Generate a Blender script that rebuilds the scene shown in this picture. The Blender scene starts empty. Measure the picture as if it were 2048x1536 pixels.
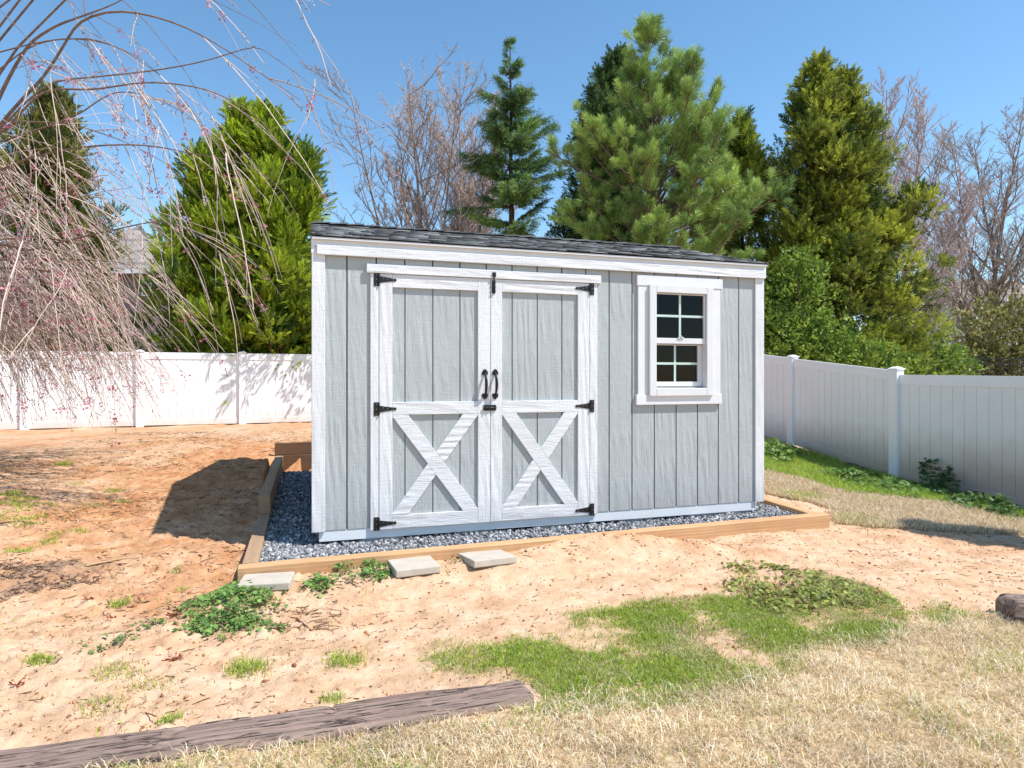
import bpy, bmesh, math, random
import numpy as np
from mathutils import Vector, Matrix

PI = math.pi
rng = np.random.default_rng(7)
random.seed(7)
SC = bpy.context.scene
COL = SC.collection
EYE = 1.25
F = 1280.0            # focal length in photo pixels (2048 wide)
HOR = 754.0           # horizon row in the photo

# ------------------------------------------------------------------ helpers
def tag(o, label=None, cat=None, group=None, kind=None):
    if label: o['label'] = label
    if cat: o['category'] = cat
    if group: o['group'] = group
    if kind: o['kind'] = kind
    return o

def empty(name, loc=(0, 0, 0), rotz=0.0):
    o = bpy.data.objects.new(name, None)
    o.empty_display_size = 0.2
    COL.objects.link(o)
    o.location = loc
    o.rotation_euler = (0, 0, rotz)
    return o

def link(name, me, mat=None, parent=None, smooth=False):
    o = bpy.data.objects.new(name, me)
    COL.objects.link(o)
    if mat: me.materials.append(mat)
    if parent: o.parent = parent
    if smooth:
        me.polygons.foreach_set('use_smooth', np.ones(len(me.polygons), dtype=bool))
    return o

class Acc:
    """collects vertices, tris/quads and vertex colours and makes one mesh"""
    def __init__(self):
        self.v, self.t, self.q, self.c, self.n = [], [], [], [], 0
    def add(self, v, tris=None, quads=None, col=None):
        v = np.asarray(v, dtype=np.float64).reshape(-1, 3)
        if tris is not None and len(tris): self.t.append(np.asarray(tris, dtype=np.int64).reshape(-1, 3) + self.n)
        if quads is not None and len(quads): self.q.append(np.asarray(quads, dtype=np.int64).reshape(-1, 4) + self.n)
        if col is None: col = np.ones((len(v), 3)) * .5
        col = np.asarray(col, dtype=np.float64)
        if col.ndim == 1: col = np.tile(col, (len(v), 1))
        self.c.append(col)
        self.v.append(v); self.n += len(v)
    def mesh(self, name):
        v = np.concatenate(self.v) if self.v else np.zeros((0, 3))
        t = np.concatenate(self.t) if self.t else np.zeros((0, 3), dtype=np.int64)
        q = np.concatenate(self.q) if self.q else np.zeros((0, 4), dtype=np.int64)
        c = np.concatenate(self.c)
        me = bpy.data.meshes.new(name)
        me.vertices.add(len(v)); me.vertices.foreach_set('co', v.astype(np.float32).ravel())
        me.loops.add(len(t) * 3 + len(q) * 4)
        me.loops.foreach_set('vertex_index', np.concatenate([t.ravel(), q.ravel()]).astype(np.int32))
        me.polygons.add(len(t) + len(q))
        st = np.concatenate([np.arange(len(t)) * 3, len(t) * 3 + np.arange(len(q)) * 4]).astype(np.int32)
        me.polygons.foreach_set('loop_start', st)
        me.update(calc_edges=True)
        a = me.color_attributes.new('Col', 'FLOAT_COLOR', 'POINT')
        a.data.foreach_set('color', np.concatenate([c, np.ones((len(c), 1))], axis=1).astype(np.float32).ravel())
        return me
    def obj(self, name, mat, parent=None, smooth=False):
        return link(name, self.mesh(name), mat, parent, smooth)

def norm(a):
    return a / np.maximum(np.linalg.norm(a, axis=-1, keepdims=True), 1e-9)

def frames(D, roll=None):
    """rotation matrices whose third column is D"""
    D = norm(np.asarray(D, dtype=float))
    ref = np.where(np.abs(D[:, 2:3]) < .95, np.array([[0, 0, 1.]]), np.array([[1., 0, 0]]))
    A = norm(np.cross(ref, D)); B = np.cross(D, A)
    if roll is not None:
        c, s = np.cos(roll)[:, None], np.sin(roll)[:, None]
        A, B = A * c + B * s, B * c - A * s
    return np.stack([A, B, D], axis=2)

def scatter(acc, tv, pos, rot, scale, col, tris=None, quads=None, tmul=None, tcol=None):
    """copies of a small template welded into one mesh (leaves, stones, blades of one plant)"""
    n, m = len(pos), len(tv)
    if n == 0: return
    sc = np.asarray(scale, dtype=float)
    if sc.ndim == 1: sc = sc[:, None]
    V = np.einsum('nij,nmj->nmi', rot, tv[None] * sc[:, None, :]) + pos[:, None, :]
    C = np.repeat(np.asarray(col)[:, None, :], m, axis=1)
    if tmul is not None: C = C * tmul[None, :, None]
    if tcol is not None:
        w = tcol[0][None, :, None]; C = C * (1 - w) + np.asarray(tcol[1])[None, None, :] * w
    off = (np.arange(n) * m)[:, None, None]
    acc.add(V.reshape(-1, 3), None if tris is None else (np.asarray(tris)[None] + off).reshape(-1, 3),
            None if quads is None else (np.asarray(quads)[None] + off).reshape(-1, 4), np.clip(C.reshape(-1, 3), 0, 1))

def tubes(acc, P, R, sides=4, col=(.2, .15, .1)):
    """a batch of round tapering limbs; P (M,k,3), R (M,k)"""
    P = np.asarray(P, dtype=float); R = np.asarray(R, dtype=float)
    M, k, _ = P.shape
    if M == 0: return
    T = norm(np.gradient(P, axis=1))
    ref = np.where(np.abs(T[:, :1, 2:3]) < .9, np.array([[[0, 0, 1.]]]), np.array([[[1., 0, 0]]]))
    A = norm(np.cross(np.broadcast_to(ref, T.shape), T)); B = np.cross(T, A)
    an = np.arange(sides) / sides * 2 * PI
    V = P[:, :, None, :] + R[:, :, None, None] * (A[:, :, None, :] * np.cos(an)[None, None, :, None] + B[:, :, None, :] * np.sin(an)[None, None, :, None])
    i = np.arange(k - 1)[:, None] * sides; j = np.arange(sides)[None, :]; j2 = (j + 1) % sides
    q = np.stack([i + j, i + j2, i + sides + j2, i + sides + j], axis=-1).reshape(-1, 4)
    Q = (q[None] + (np.arange(M) * k * sides)[:, None, None]).reshape(-1, 4)
    col = np.asarray(col, dtype=float)
    if col.ndim == 1: C = np.tile(col, (M * k * sides, 1))
    else: C = np.repeat(col, k * sides, axis=0)
    acc.add(V.reshape(-1, 3), None, Q, C)

def grow(S, D, L, k, up=0.0, wob=0.0, r=None, sag=0.0, seed=None):
    """curves from S along D of length L; up bends them to the sky, sag pulls down more and more"""
    g = seed if seed is not None else rng
    S = np.asarray(S, float); D = norm(np.asarray(D, float)); L = np.asarray(L, float)
    M = len(S); P = np.zeros((M, k, 3)); P[:, 0] = S; d = D.copy()
    for i in range(1, k):
        f = i / (k - 1)
        d = d + np.array([0, 0, 1.]) * (up - sag * f) / (k - 1) + g.normal(0, wob, (M, 3)) / math.sqrt(k)
        d = norm(d)
        P[:, i] = P[:, i - 1] + d * (L / (k - 1))[:, None]
    return P

def along(P, t):
    """points and tangents at parameter t (one per curve in P)"""
    k = P.shape[1]; x = np.clip(t, 0, .9999) * (k - 1); i = x.astype(int); f = (x - i)[:, None]
    n = np.arange(len(P)); a, b = P[n, i], P[n, i + 1]
    return a * (1 - f) + b * f, norm(b - a)

# ---- value noise
def vnoise(x, y, seed=0):
    xi = np.floor(x).astype(np.int64); yi = np.floor(y).astype(np.int64)
    fx = x - xi; fy = y - yi; fx = fx * fx * (3 - 2 * fx); fy = fy * fy * (3 - 2 * fy)
    def h(a, b):
        n = (a * 374761393 + b * 668265263 + seed * 974634777) & 0x7fffffff
        n = ((n ^ (n >> 13)) * 1274126177) & 0x7fffffff
        return ((n ^ (n >> 16)) & 0xffff) / 65535.0
    return (h(xi, yi) * (1 - fx) + h(xi + 1, yi) * fx) * (1 - fy) + (h(xi, yi + 1) * (1 - fx) + h(xi + 1, yi + 1) * fx) * fy

def fbm(x, y, o=4, seed=0):
    s = 0; a = 1; t = 0
    for i in range(o):
        s = s + a * vnoise(x * 2 ** i + 17.3 * i, y * 2 ** i - 9.1 * i, seed + i); t += a; a *= .5
    return s / t

# ------------------------------------------------------------------ materials
def M_new(name):
    m = bpy.data.materials.new(name); m.use_nodes = True
    nt = m.node_tree; b = nt.nodes['Principled BSDF']
    return m, nt, b

def N(nt, t, **kw):
    n = nt.nodes.new(t)
    for k, v in kw.items():
        if k.startswith('i_'): n.inputs[k[2:].replace('_', ' ')].default_value = v
        else: setattr(n, k, v)
    return n

def coords(nt, scale=(1, 1, 1), rot=(0, 0, 0), out='Object'):
    tc = N(nt, 'ShaderNodeTexCoord'); mp = N(nt, 'ShaderNodeMapping')
    mp.inputs['Scale'].default_value = scale; mp.inputs['Rotation'].default_value = rot
    nt.links.new(tc.outputs[out], mp.inputs['Vector'])
    return mp.outputs['Vector']

def noise(nt, vec, scale, detail=4, rough=.55, dist=0):
    n = N(nt, 'ShaderNodeTexNoise'); n.inputs['Scale'].default_value = scale; n.inputs['Detail'].default_value = detail
    n.inputs['Roughness'].default_value = rough; n.inputs['Distortion'].default_value = dist
    nt.links.new(vec, n.inputs['Vector']); return n.outputs['Fac']

def ramp(nt, fac, stops):
    r = N(nt, 'ShaderNodeValToRGB'); e = r.color_ramp.elements
    while len(e) < len(stops): e.new(.5)
    for i, (p, c) in enumerate(stops):
        e[i].position = p; e[i].color = (c[0], c[1], c[2], 1) if not isinstance(c, (int, float)) else (c, c, c, 1)
    nt.links.new(fac, r.inputs['Fac']); return r.outputs['Color']

def mix(nt, fac, a, b, mode='MIX'):
    n = N(nt, 'ShaderNodeMix', data_type='RGBA', blend_type=mode)
    for s, x in ((0, fac), (6, a), (7, b)):
        if hasattr(x, 'is_linked') or hasattr(x, 'links'): nt.links.new(x, n.inputs[s])
        elif isinstance(x, (int, float)): n.inputs[s].default_value = x
        else: n.inputs[s].default_value = (x[0], x[1], x[2], 1)
    return n.outputs[2]

def bump(nt, b, h, strength=.3, dist=.01):
    n = N(nt, 'ShaderNodeBump'); n.inputs['Strength'].default_value = strength; n.inputs['Distance'].default_value = dist
    nt.links.new(h, n.inputs['Height']); nt.links.new(n.outputs['Normal'], b.inputs['Normal'])

def math2(nt, op, a, b):
    n = N(nt, 'ShaderNodeMath', operation=op)
    for i, x in enumerate((a, b)):
        if hasattr(x, 'links'): nt.links.new(x, n.inputs[i])
        else: n.inputs[i].default_value = x
    return n.outputs[0]

def painted(name, base, axis, rough=.62, rot=(0, 0, 0), strength=.6):
    """painted wood with embossed grain running along the axis"""
    m, nt, b = M_new(name)
    fine = {'z': (48, 48, 7), 'u': (7, 48, 48)}[axis]; big = {'z': (16, 16, 1.3), 'u': (1.3, 16, 16)}[axis]
    geo = N(nt, 'ShaderNodeNewGeometry'); isl = geo.outputs['Random Per Island']
    def shifted(v, k):
        cb = N(nt, 'ShaderNodeCombineXYZ')
        for i, q in enumerate((17.0, 29.0, 41.0)): nt.links.new(math2(nt, 'MULTIPLY', isl, q * k), cb.inputs[i])
        ad = N(nt, 'ShaderNodeVectorMath', operation='ADD'); nt.links.new(v, ad.inputs[0]); nt.links.new(cb.outputs[0], ad.inputs[1]); return ad.outputs[0]
    v1 = shifted(coords(nt, fine, rot), 3.0); v2 = shifted(coords(nt, big, rot), 2.0); v3 = coords(nt, (1, 1, 1)); v4 = shifted(v3, 1.0)
    g = noise(nt, v1, 1.0, 4, .65, 1.1)
    w = N(nt, 'ShaderNodeTexWave', wave_type='BANDS', bands_direction='DIAGONAL'); w.inputs['Scale'].default_value = .55
    w.inputs['Distortion'].default_value = 9; w.inputs['Detail'].default_value = 2.5; w.inputs['Detail Scale'].default_value = .8
    nt.links.new(v2, w.inputs['Vector'])
    patch = ramp(nt, noise(nt, v4, 3.2, 2), [(.44, 0), (.6, 1)])
    wf = math2(nt, 'MULTIPLY', w.outputs['Fac'], patch)
    saw = noise(nt, coords(nt, {'z': (9, 9, 95), 'u': (95, 9, 9)}[axis], rot), 1.0, 2, .5)
    h = math2(nt, 'ADD', math2(nt, 'ADD', math2(nt, 'MULTIPLY', g, .75), math2(nt, 'MULTIPLY', wf, .42)), math2(nt, 'MULTIPLY', saw, .22))
    bump(nt, b, h, strength, .008)
    t = ramp(nt, noise(nt, v3, 1.7, 4), [(.3, [c * .93 for c in base]), (.7, [min(1, c * 1.04) for c in base])])
    t = mix(nt, math2(nt, 'MULTIPLY', ramp(nt, g, [(.28, 1), (.38, 0)]), .16), t, [c * .62 for c in base])
    t = mix(nt, 1.0, t, ramp(nt, isl, [(0, .955), (1, 1.0)]), 'MULTIPLY')
    # splashed red soil low down on the boards
    sep = N(nt, 'ShaderNodeSeparateXYZ'); tc = N(nt, 'ShaderNodeTexCoord'); nt.links.new(tc.outputs['Object'], sep.inputs[0])
    z = math2(nt, 'ADD', sep.outputs['Z'], math2(nt, 'MULTIPLY', noise(nt, v3, 9, 4), .3))
    dirt = ramp(nt, z, [(.27, .22), (.52, 0)])
    t = mix(nt, dirt, t, (.42, .27, .18))
    nt.links.new(t, b.inputs['Base Color']); b.inputs['Roughness'].default_value = rough
    b.inputs['Specular IOR Level'].default_value = .35
    return m

def plain(name, base, rough=.5, metal=0.0, var=.08, vs=6, bs=0.0, bscale=80):
    m, nt, b = M_new(name); v = coords(nt)
    t = ramp(nt, noise(nt, v, vs, 5), [(.3, [c * (1 - var) for c in base]), (.7, [min(1, c * (1 + var)) for c in base])])
    nt.links.new(t, b.inputs['Base Color']); b.inputs['Roughness'].default_value = rough; b.inputs['Metallic'].default_value = metal
    if bs: bump(nt, b, noise(nt, v, bscale, 4), bs, .005)
    return m

def attr_mat(name, rough=.7, trans=0.0, bs=0, bscale=60, spec=.3, var=0.0, vscale=30):
    """colour of each leaf, blade, stone or limb comes with the mesh"""
    m, nt, b = M_new(name)
    a = N(nt, 'ShaderNodeVertexColor', layer_name='Col'); c = a.outputs['Color']
    if var:
        c = mix(nt, 1.0, c, ramp(nt, noise(nt, coords(nt), vscale, 4), [(.3, 1 - var), (.7, 1.0)]), 'MULTIPLY')
    nt.links.new(c, b.inputs['Base Color']); b.inputs['Roughness'].default_value = rough
    b.inputs['Specular IOR Level'].default_value = spec
    if bs: bump(nt, b, noise(nt, coords(nt), bscale, 5), bs, .004)
    if trans:
        tr = N(nt, 'ShaderNodeBsdfTranslucent'); nt.links.new(c, tr.inputs['Color'])
        ms = N(nt, 'ShaderNodeMixShader'); ms.inputs[0].default_value = trans
        nt.links.new(b.outputs[0], ms.inputs[1]); nt.links.new(tr.outputs[0], ms.inputs[2])
        nt.links.new(ms.outputs[0], nt.nodes['Material Output'].inputs['Surface'])
    return m

def timber_mat(name, c0, c1, dark, scale=1.0, knots=True, checks=.0, axis='x', low=None):
    m, nt, b = M_new(name)
    s1 = {'x': (1.2, 26, 26)}[axis]
    v = coords(nt, [q * scale for q in s1]); v3 = coords(nt)
    w = N(nt, 'ShaderNodeTexWave', wave_type='RINGS', rings_direction='X'); w.inputs['Scale'].default_value = 1.6
    w.inputs['Distortion'].default_value = 5; w.inputs['Detail'].default_value = 3; w.inputs['Detail Scale'].default_value = .7
    nt.links.new(coords(nt, (.5, 9, 9)), w.inputs['Vector'])
    g = noise(nt, v, 1.4, 6, .65, .4)
    t = ramp(nt, g, [(.25, c0), (.75, c1)])
    t = mix(nt, math2(nt, 'MULTIPLY', w.outputs['Fac'], .35), t, [c * .72 for c in c0])
    t = mix(nt, ramp(nt, noise(nt, v3, 2.3, 3), [(.4, 0), (.75, .4)]), t, dark)
    if checks:
        cr = ramp(nt, noise(nt, coords(nt, (3.2, 60, 40)), 1.5, 6, .7, .35), [(.41, 1), (.49, 0)])
        t = mix(nt, math2(nt, 'MULTIPLY', cr, checks), t, (.028, .018, .014))
    nt.links.new(t, b.inputs['Base Color']); b.inputs['Roughness'].default_value = .85
    bump(nt, b, g, .5, .006)
    return m

def ground_mat():
    m, nt, b = M_new('clay_ground'); v = coords(nt)
    a = N(nt, 'ShaderNodeVertexColor', layer_name='Col'); sp = N(nt, 'ShaderNodeSeparateColor'); nt.links.new(a.outputs['Color'], sp.inputs[0])
    big = noise(nt, v, .9, 5, .6, .4); mid = noise(nt, v, 5.5, 5, .62); fine = noise(nt, v, 38, 5, .65); vf = noise(nt, v, 150, 3, .6)
    pale = ramp(nt, mid, [(.28, (.47, .285, .165)), (.5, (.60, .395, .25)), (.74, (.71, .515, .36))])
    oran = ramp(nt, mid, [(.28, (.36, .15, .06)), (.52, (.52, .265, .13)), (.75, (.66, .40, .235))])
    of = math2(nt, 'ADD', sp.outputs['Green'], math2(nt, 'MULTIPLY', math2(nt, 'SUBTRACT', big, .5), 1.5))
    t = mix(nt, ramp(nt, of, [(.3, 0), (.72, 1)]), pale, oran)
    # loose darker crumbs
    t = mix(nt, ramp(nt, fine, [(.60, 0), (.72, .55)]), t, (.33, .165, .085))
    t = mix(nt, ramp(nt, vf, [(.63, 0), (.72, .5)]), t, (.22, .105, .06))
    t = mix(nt, ramp(nt, vf, [(.25, .5), (.36, 0)]), t, (.70, .52, .38))
    # decayed litter and thatch
    lf = math2(nt, 'ADD', sp.outputs['Blue'], math2(nt, 'MULTIPLY', math2(nt, 'SUBTRACT', mid, .5), 1.3))
    lit = ramp(nt, fine, [(.35, (.10, .062, .042)), (.6, (.25, .165, .115)), (.75, (.36, .26, .19))])
    t = mix(nt, ramp(nt, lf, [(.42, 0), (.75, .9)]), t, lit)
    tf = math2(nt, 'ADD', sp.outputs['Red'], math2(nt, 'MULTIPLY', math2(nt, 'SUBTRACT', fine, .5), .6))
    th = ramp(nt, fine, [(.3, (.28, .175, .09)), (.55, (.50, .36, .205)), (.75, (.68, .53, .35))])
    t = mix(nt, ramp(nt, tf, [(.4, 0), (.62, 1)]), t, th)
    nt.links.new(t, b.inputs['Base Color']); b.inputs['Roughness'].default_value = .95; b.inputs['Specular IOR Level'].default_value = .1
    cl = noise(nt, coords(nt, (1, 1.7, 1)), 13, 6, .7, .5)
    h = math2(nt, 'ADD', math2(nt, 'ADD', math2(nt, 'MULTIPLY', fine, 1.0), math2(nt, 'MULTIPLY', vf, .45)), math2(nt, 'MULTIPLY', cl, 1.0))
    bump(nt, b, h, .62, .017)
    return m

# ------------------------------------------------------------------ ground shape
CP = np.array([
    (0, 1.9, .05), (-2, 1.9, .02), (2, 1.9, .03), (0, 3, .0), (0, 4, 0), (-1.62, 3.72, -.02), (1.0, 4.4, .02), (2.6, 5.15, .0), (-3, 4, 0.02),
    (-2.6, 5.3, .10), (-3.3, 8, .27), (-6, 8, .27), (-6, 5, .07), (-9, 6, .14), (-10, 12.4, .25), (-5.5, 14, .25), (-2, 13.5, .27), (1, 12, .28),
    (4.48, 11.5, .19), (4.83, 11.05, .08), (5.21, 8.76, -.17), (5.85, 7.31, -.25), (4.0, 6.4, -.06), (3.2, 7.6, .02), (4.0, 4.6, -.08), (3.6, 3, -.04),
    (-5, 3, .0), (7, 5, -.34), (7.5, 2.5, -.3), (2.9, 9.5, .15), (4.2, 9.1, -.06), (-4, 0, .02), (3, 0, .0), (0, -3, .05)], dtype=float)
def _tps():
    n = len(CP); d = np.linalg.norm(CP[:, None, :2] - CP[None, :, :2], axis=2)
    K = np.where(d > 0, d * d * np.log(np.maximum(d, 1e-9)), 0) + np.eye(n) * .15
    Pm = np.c_[np.ones(n), CP[:, :2]]
    A = np.zeros((n + 3, n + 3)); A[:n, :n] = K; A[:n, n:] = Pm; A[n:, :n] = Pm.T
    return np.linalg.solve(A, np.r_[CP[:, 2], 0, 0, 0])
_W = _tps()
TA, TB = np.array([-1.62, 3.78]), np.array([2.61, 5.26])          # outer line of the front timber
def bed_uv(x, y):
    """coordinates in the gravel bed: along the front timber and back from it"""
    d = (TB - TA) / np.linalg.norm(TB - TA); nrm = np.array([-d[1], d[0]])
    return (x - TA[0]) * d[0] + (y - TA[1]) * d[1], (x - TA[0]) * nrm[0] + (y - TA[1]) * nrm[1]
def gz0(x, y):
    x = np.asarray(x, float); y = np.asarray(y, float)
    xc = np.clip(x, -11, 8); yc = np.clip(y, -3.5, 14.5)
    sh = xc.shape; xf, yf = xc.ravel(), yc.ravel(); z = np.zeros(len(xf))
    for i in range(0, len(xf), 20000):
        s = slice(i, i + 20000)
        d = np.hypot(xf[s, None] - CP[None, :, 0], yf[s, None] - CP[None, :, 1])
        z[s] = np.where(d > 0, d * d * np.log(np.maximum(d, 1e-9)), 0) @ _W[:-3] + _W[-3] + _W[-2] * xf[s] + _W[-1] * yf[s]
    z = z.reshape(sh)
    z = z + .075 * np.exp(-(((x - .75) / .8) ** 2 + ((y - 4.52) / .16) ** 2))        # soil heaped against the front timber
    a_, b_ = bed_uv(x, y)
    z = z + .056 * np.exp(-((b_ + .12) / .30) ** 2) * np.clip((a_ + .35) / .4, 0, 1) * np.clip((3.3 - a_) / 1.2, 0, 1)
    far = np.clip((np.maximum.reduce([np.abs(x) - 11, y - 15, -y - 4]) ) / 12, 0, 1)
    return z * (1 - far) + .1 * far
def in_bed(x, y, m=0.0):
    a, b = bed_uv(x, y)
    return (a > .02 + m) & (a < 4.46 - m) & (b > .02 + m) & (b < 4.46 - m)
def inpoly(x, y, poly):
    poly = np.asarray(poly); r = np.zeros(np.shape(x), bool); j = len(poly) - 1
    for i in range(len(poly)):
        xi, yi, xj, yj = *poly[i], *poly[j]
        c = ((yi > y) != (yj > y)) & (x < (xj - xi) * (y - yi) / (yj - yi + 1e-12) + xi)
        r ^= c; j = i
    return r
def P(px, py):
    """ground point seen at a pixel of the photo"""
    z = 0.0
    for _ in range(12):
        Y = (EYE - z) * F / (py - HOR); X = (px - 1024) / F * Y; z = float(gz0(X, Y))
    return np.array([X, Y, z])
def poly_px(pts):
    return np.array([P(a, b)[:2] for a, b in pts])
def X_at(px, Y): return (px - 1024) / F * Y
def Z_at(py, Y): return EYE + (HOR - py) / F * Y

PATCH_GREEN = poly_px([(865, 1330), (905, 1293), (1000, 1285), (1062, 1265), (1100, 1281), (1160, 1245), (1250, 1214), (1400, 1202), (1500, 1195), (1640, 1150),
                       (1720, 1170), (1840, 1222), (1905, 1208), (1960, 1240), (1900, 1262), (1760, 1275), (1640, 1300), (1560, 1330), (1440, 1370), (1380, 1408), (1240, 1418), (1110, 1432), (1075, 1375), (1040, 1338), (960, 1352)])
LAWN = poly_px([(-900, 1760), (-200, 1560), (100, 1535), (330, 1522), (620, 1478), (880, 1442), (1080, 1412), (1130, 1395), (1300, 1390), (1440, 1350), (1560, 1318), (1660, 1280),
                (1780, 1255), (1900, 1235), (2048, 1235), (2500, 1250), (2900, 2200), (1000, 2600), (-900, 2400)])
STRIP = poly_px([(1470, 925), (1530, 880), (1620, 905), (1790, 960), (2048, 1030), (2400, 1120), (2400, 1175), (2048, 1072), (1900, 1068), (1760, 1058), (1672, 1050), (1660, 1020), (1530, 985)])
STRIP_GREEN = poly_px([(1500, 910), (1540, 890), (1620, 900), (1800, 958), (1900, 978), (2048, 1022), (2300, 1090), (2300, 1110), (2048, 1042), (1900, 1012), (1780, 998), (1700, 992), (1600, 962), (1520, 945)])
LITTER = poly_px([(-300, 1130), (0, 1135), (150, 1120), (250, 1128), (200, 1165), (60, 1195), (-300, 1230)])

def build_ground():
    def lines(a, b, fine0, fine1, step, grow_):
        c = list(np.arange(fine0, fine1 + 1e-6, step)); s = step; x = fine1
        while x < b: s *= grow_; x += s; c.append(x)
        s = step; x = fine0; pre = []
        while x > a: s *= grow_; x -= s; pre.append(x)
        return np.array(pre[::-1] + c)
    xs = lines(-420, 420, -4.0, 4.6, .016, 1.07); ys = lines(-40, 700, 1.8, 5.6, .015, 1.035)
    Xg, Yg = np.meshgrid(xs, ys)
    Zg = gz0(Xg, Yg)
    near = np.clip((26 - np.hypot(Xg, Yg - 4)) / 10, 0, 1)
    n1 = fbm(Xg * 2.1, Yg * 2.1, 3, 3) - .5; n2 = fbm(Xg * 9, Yg * 9, 3, 11) - .5; n3 = fbm(Xg * 30, Yg * 34, 3, 23) - .5; n4 = np.clip(fbm(Xg * 17, Yg * 23, 3, 29) - .58, 0, 1)
    Xw = Xg + .34 * (fbm(Xg * 2.3, Yg * 2.3, 4, 131) - .5); Yw = Yg + .34 * (fbm(Xg * 2.3 + 40, Yg * 2.3, 4, 133) - .5)
    lawn = inpoly(Xw, Yw, LAWN) | inpoly(Xg, Yg, STRIP); green = inpoly(Xw, Yw, PATCH_GREEN)
    left = np.clip((-Xg - .2) / 1.5, 0, 1)
    rough = .6 + .8 * left
    Zg = Zg + near * (n1 * .05 + rough * (n2 * .024 + n3 * .027 + n4 * .05))
    Zg = np.where(in_bed(Xg, Yg, .04), np.minimum(Zg, .02), Zg)
    th = lawn * 1.0; th = np.where(green, .38, th); th = np.where(inpoly(Xg, Yg, STRIP_GREEN), .7, th)
    for _ in range(3):
        th[1:-1, 1:-1] = (th[1:-1, 1:-1] + th[2:, 1:-1] + th[:-2, 1:-1] + th[1:-1, 2:] + th[1:-1, :-2]) / 5
    far = np.clip((np.hypot(Xg, Yg) - 15) / 3, 0, 1); th = np.maximum(th, far)
    d = np.hypot(Xg + 2.9, (Yg - 6.0) * .55)
    orange = .24 + .46 * np.exp(-(d / 1.9) ** 2) + .24 * np.clip((Yg - 5) / 4, 0, 1) * (Xg < 0) - .18 * np.clip((3.6 - Yg), 0, 1)
    orange = np.where(Xg > 2.2, .28, orange) + .25 * np.exp(-(((Xg - .9) / .9) ** 2 + ((Yg - 4.55) / .22) ** 2))
    lit = np.clip(inpoly(Xg, Yg, LITTER) * .42 + .24 * np.clip((-Xg - 1) / 3, 0, 1) + .2 * (Yg > 9) * (Xg < 0) * fbm(Xg * .8, Yg * 2, 3, 5), 0, 1)
    for _ in range(8):
        lit[1:-1, 1:-1] = (lit[1:-1, 1:-1] + lit[2:, 1:-1] + lit[:-2, 1:-1] + lit[1:-1, 2:] + lit[1:-1, :-2]) / 5
    ny, nx = Xg.shape; i = np.arange(ny - 1)[:, None] * nx + np.arange(nx - 1)[None, :]
    q = np.stack([i, i + 1, i + nx + 1, i + nx], axis=-1).reshape(-1, 4)
    a = Acc(); a.add(np.stack([Xg, Yg, Zg], -1).reshape(-1, 3), None, q, np.stack([th, orange, lit], -1).reshape(-1, 3))
    o = a.obj('ground', ground_mat(), None, True)
    tag(o, kind='structure')
    return xs, ys, Zg
GXS, GYS, GZ = build_ground()
def gz(x, y):
    """height of the finished ground surface"""
    x = np.atleast_1d(np.asarray(x, float)); y = np.atleast_1d(np.asarray(y, float))
    i = np.clip(np.searchsorted(GXS, x) - 1, 0, len(GXS) - 2); j = np.clip(np.searchsorted(GYS, y) - 1, 0, len(GYS) - 2)
    fx = (x - GXS[i]) / (GXS[i + 1] - GXS[i]); fy = (y - GYS[j]) / (GYS[j + 1] - GYS[j])
    return (GZ[j, i] * (1 - fx) + GZ[j, i + 1] * fx) * (1 - fy) + (GZ[j + 1, i] * (1 - fx) + GZ[j + 1, i + 1] * fx) * fy
def PG(px, py):
    p = P(px, py); return Vector((p[0], p[1], float(gz(p[0], p[1])[0])))

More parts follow.
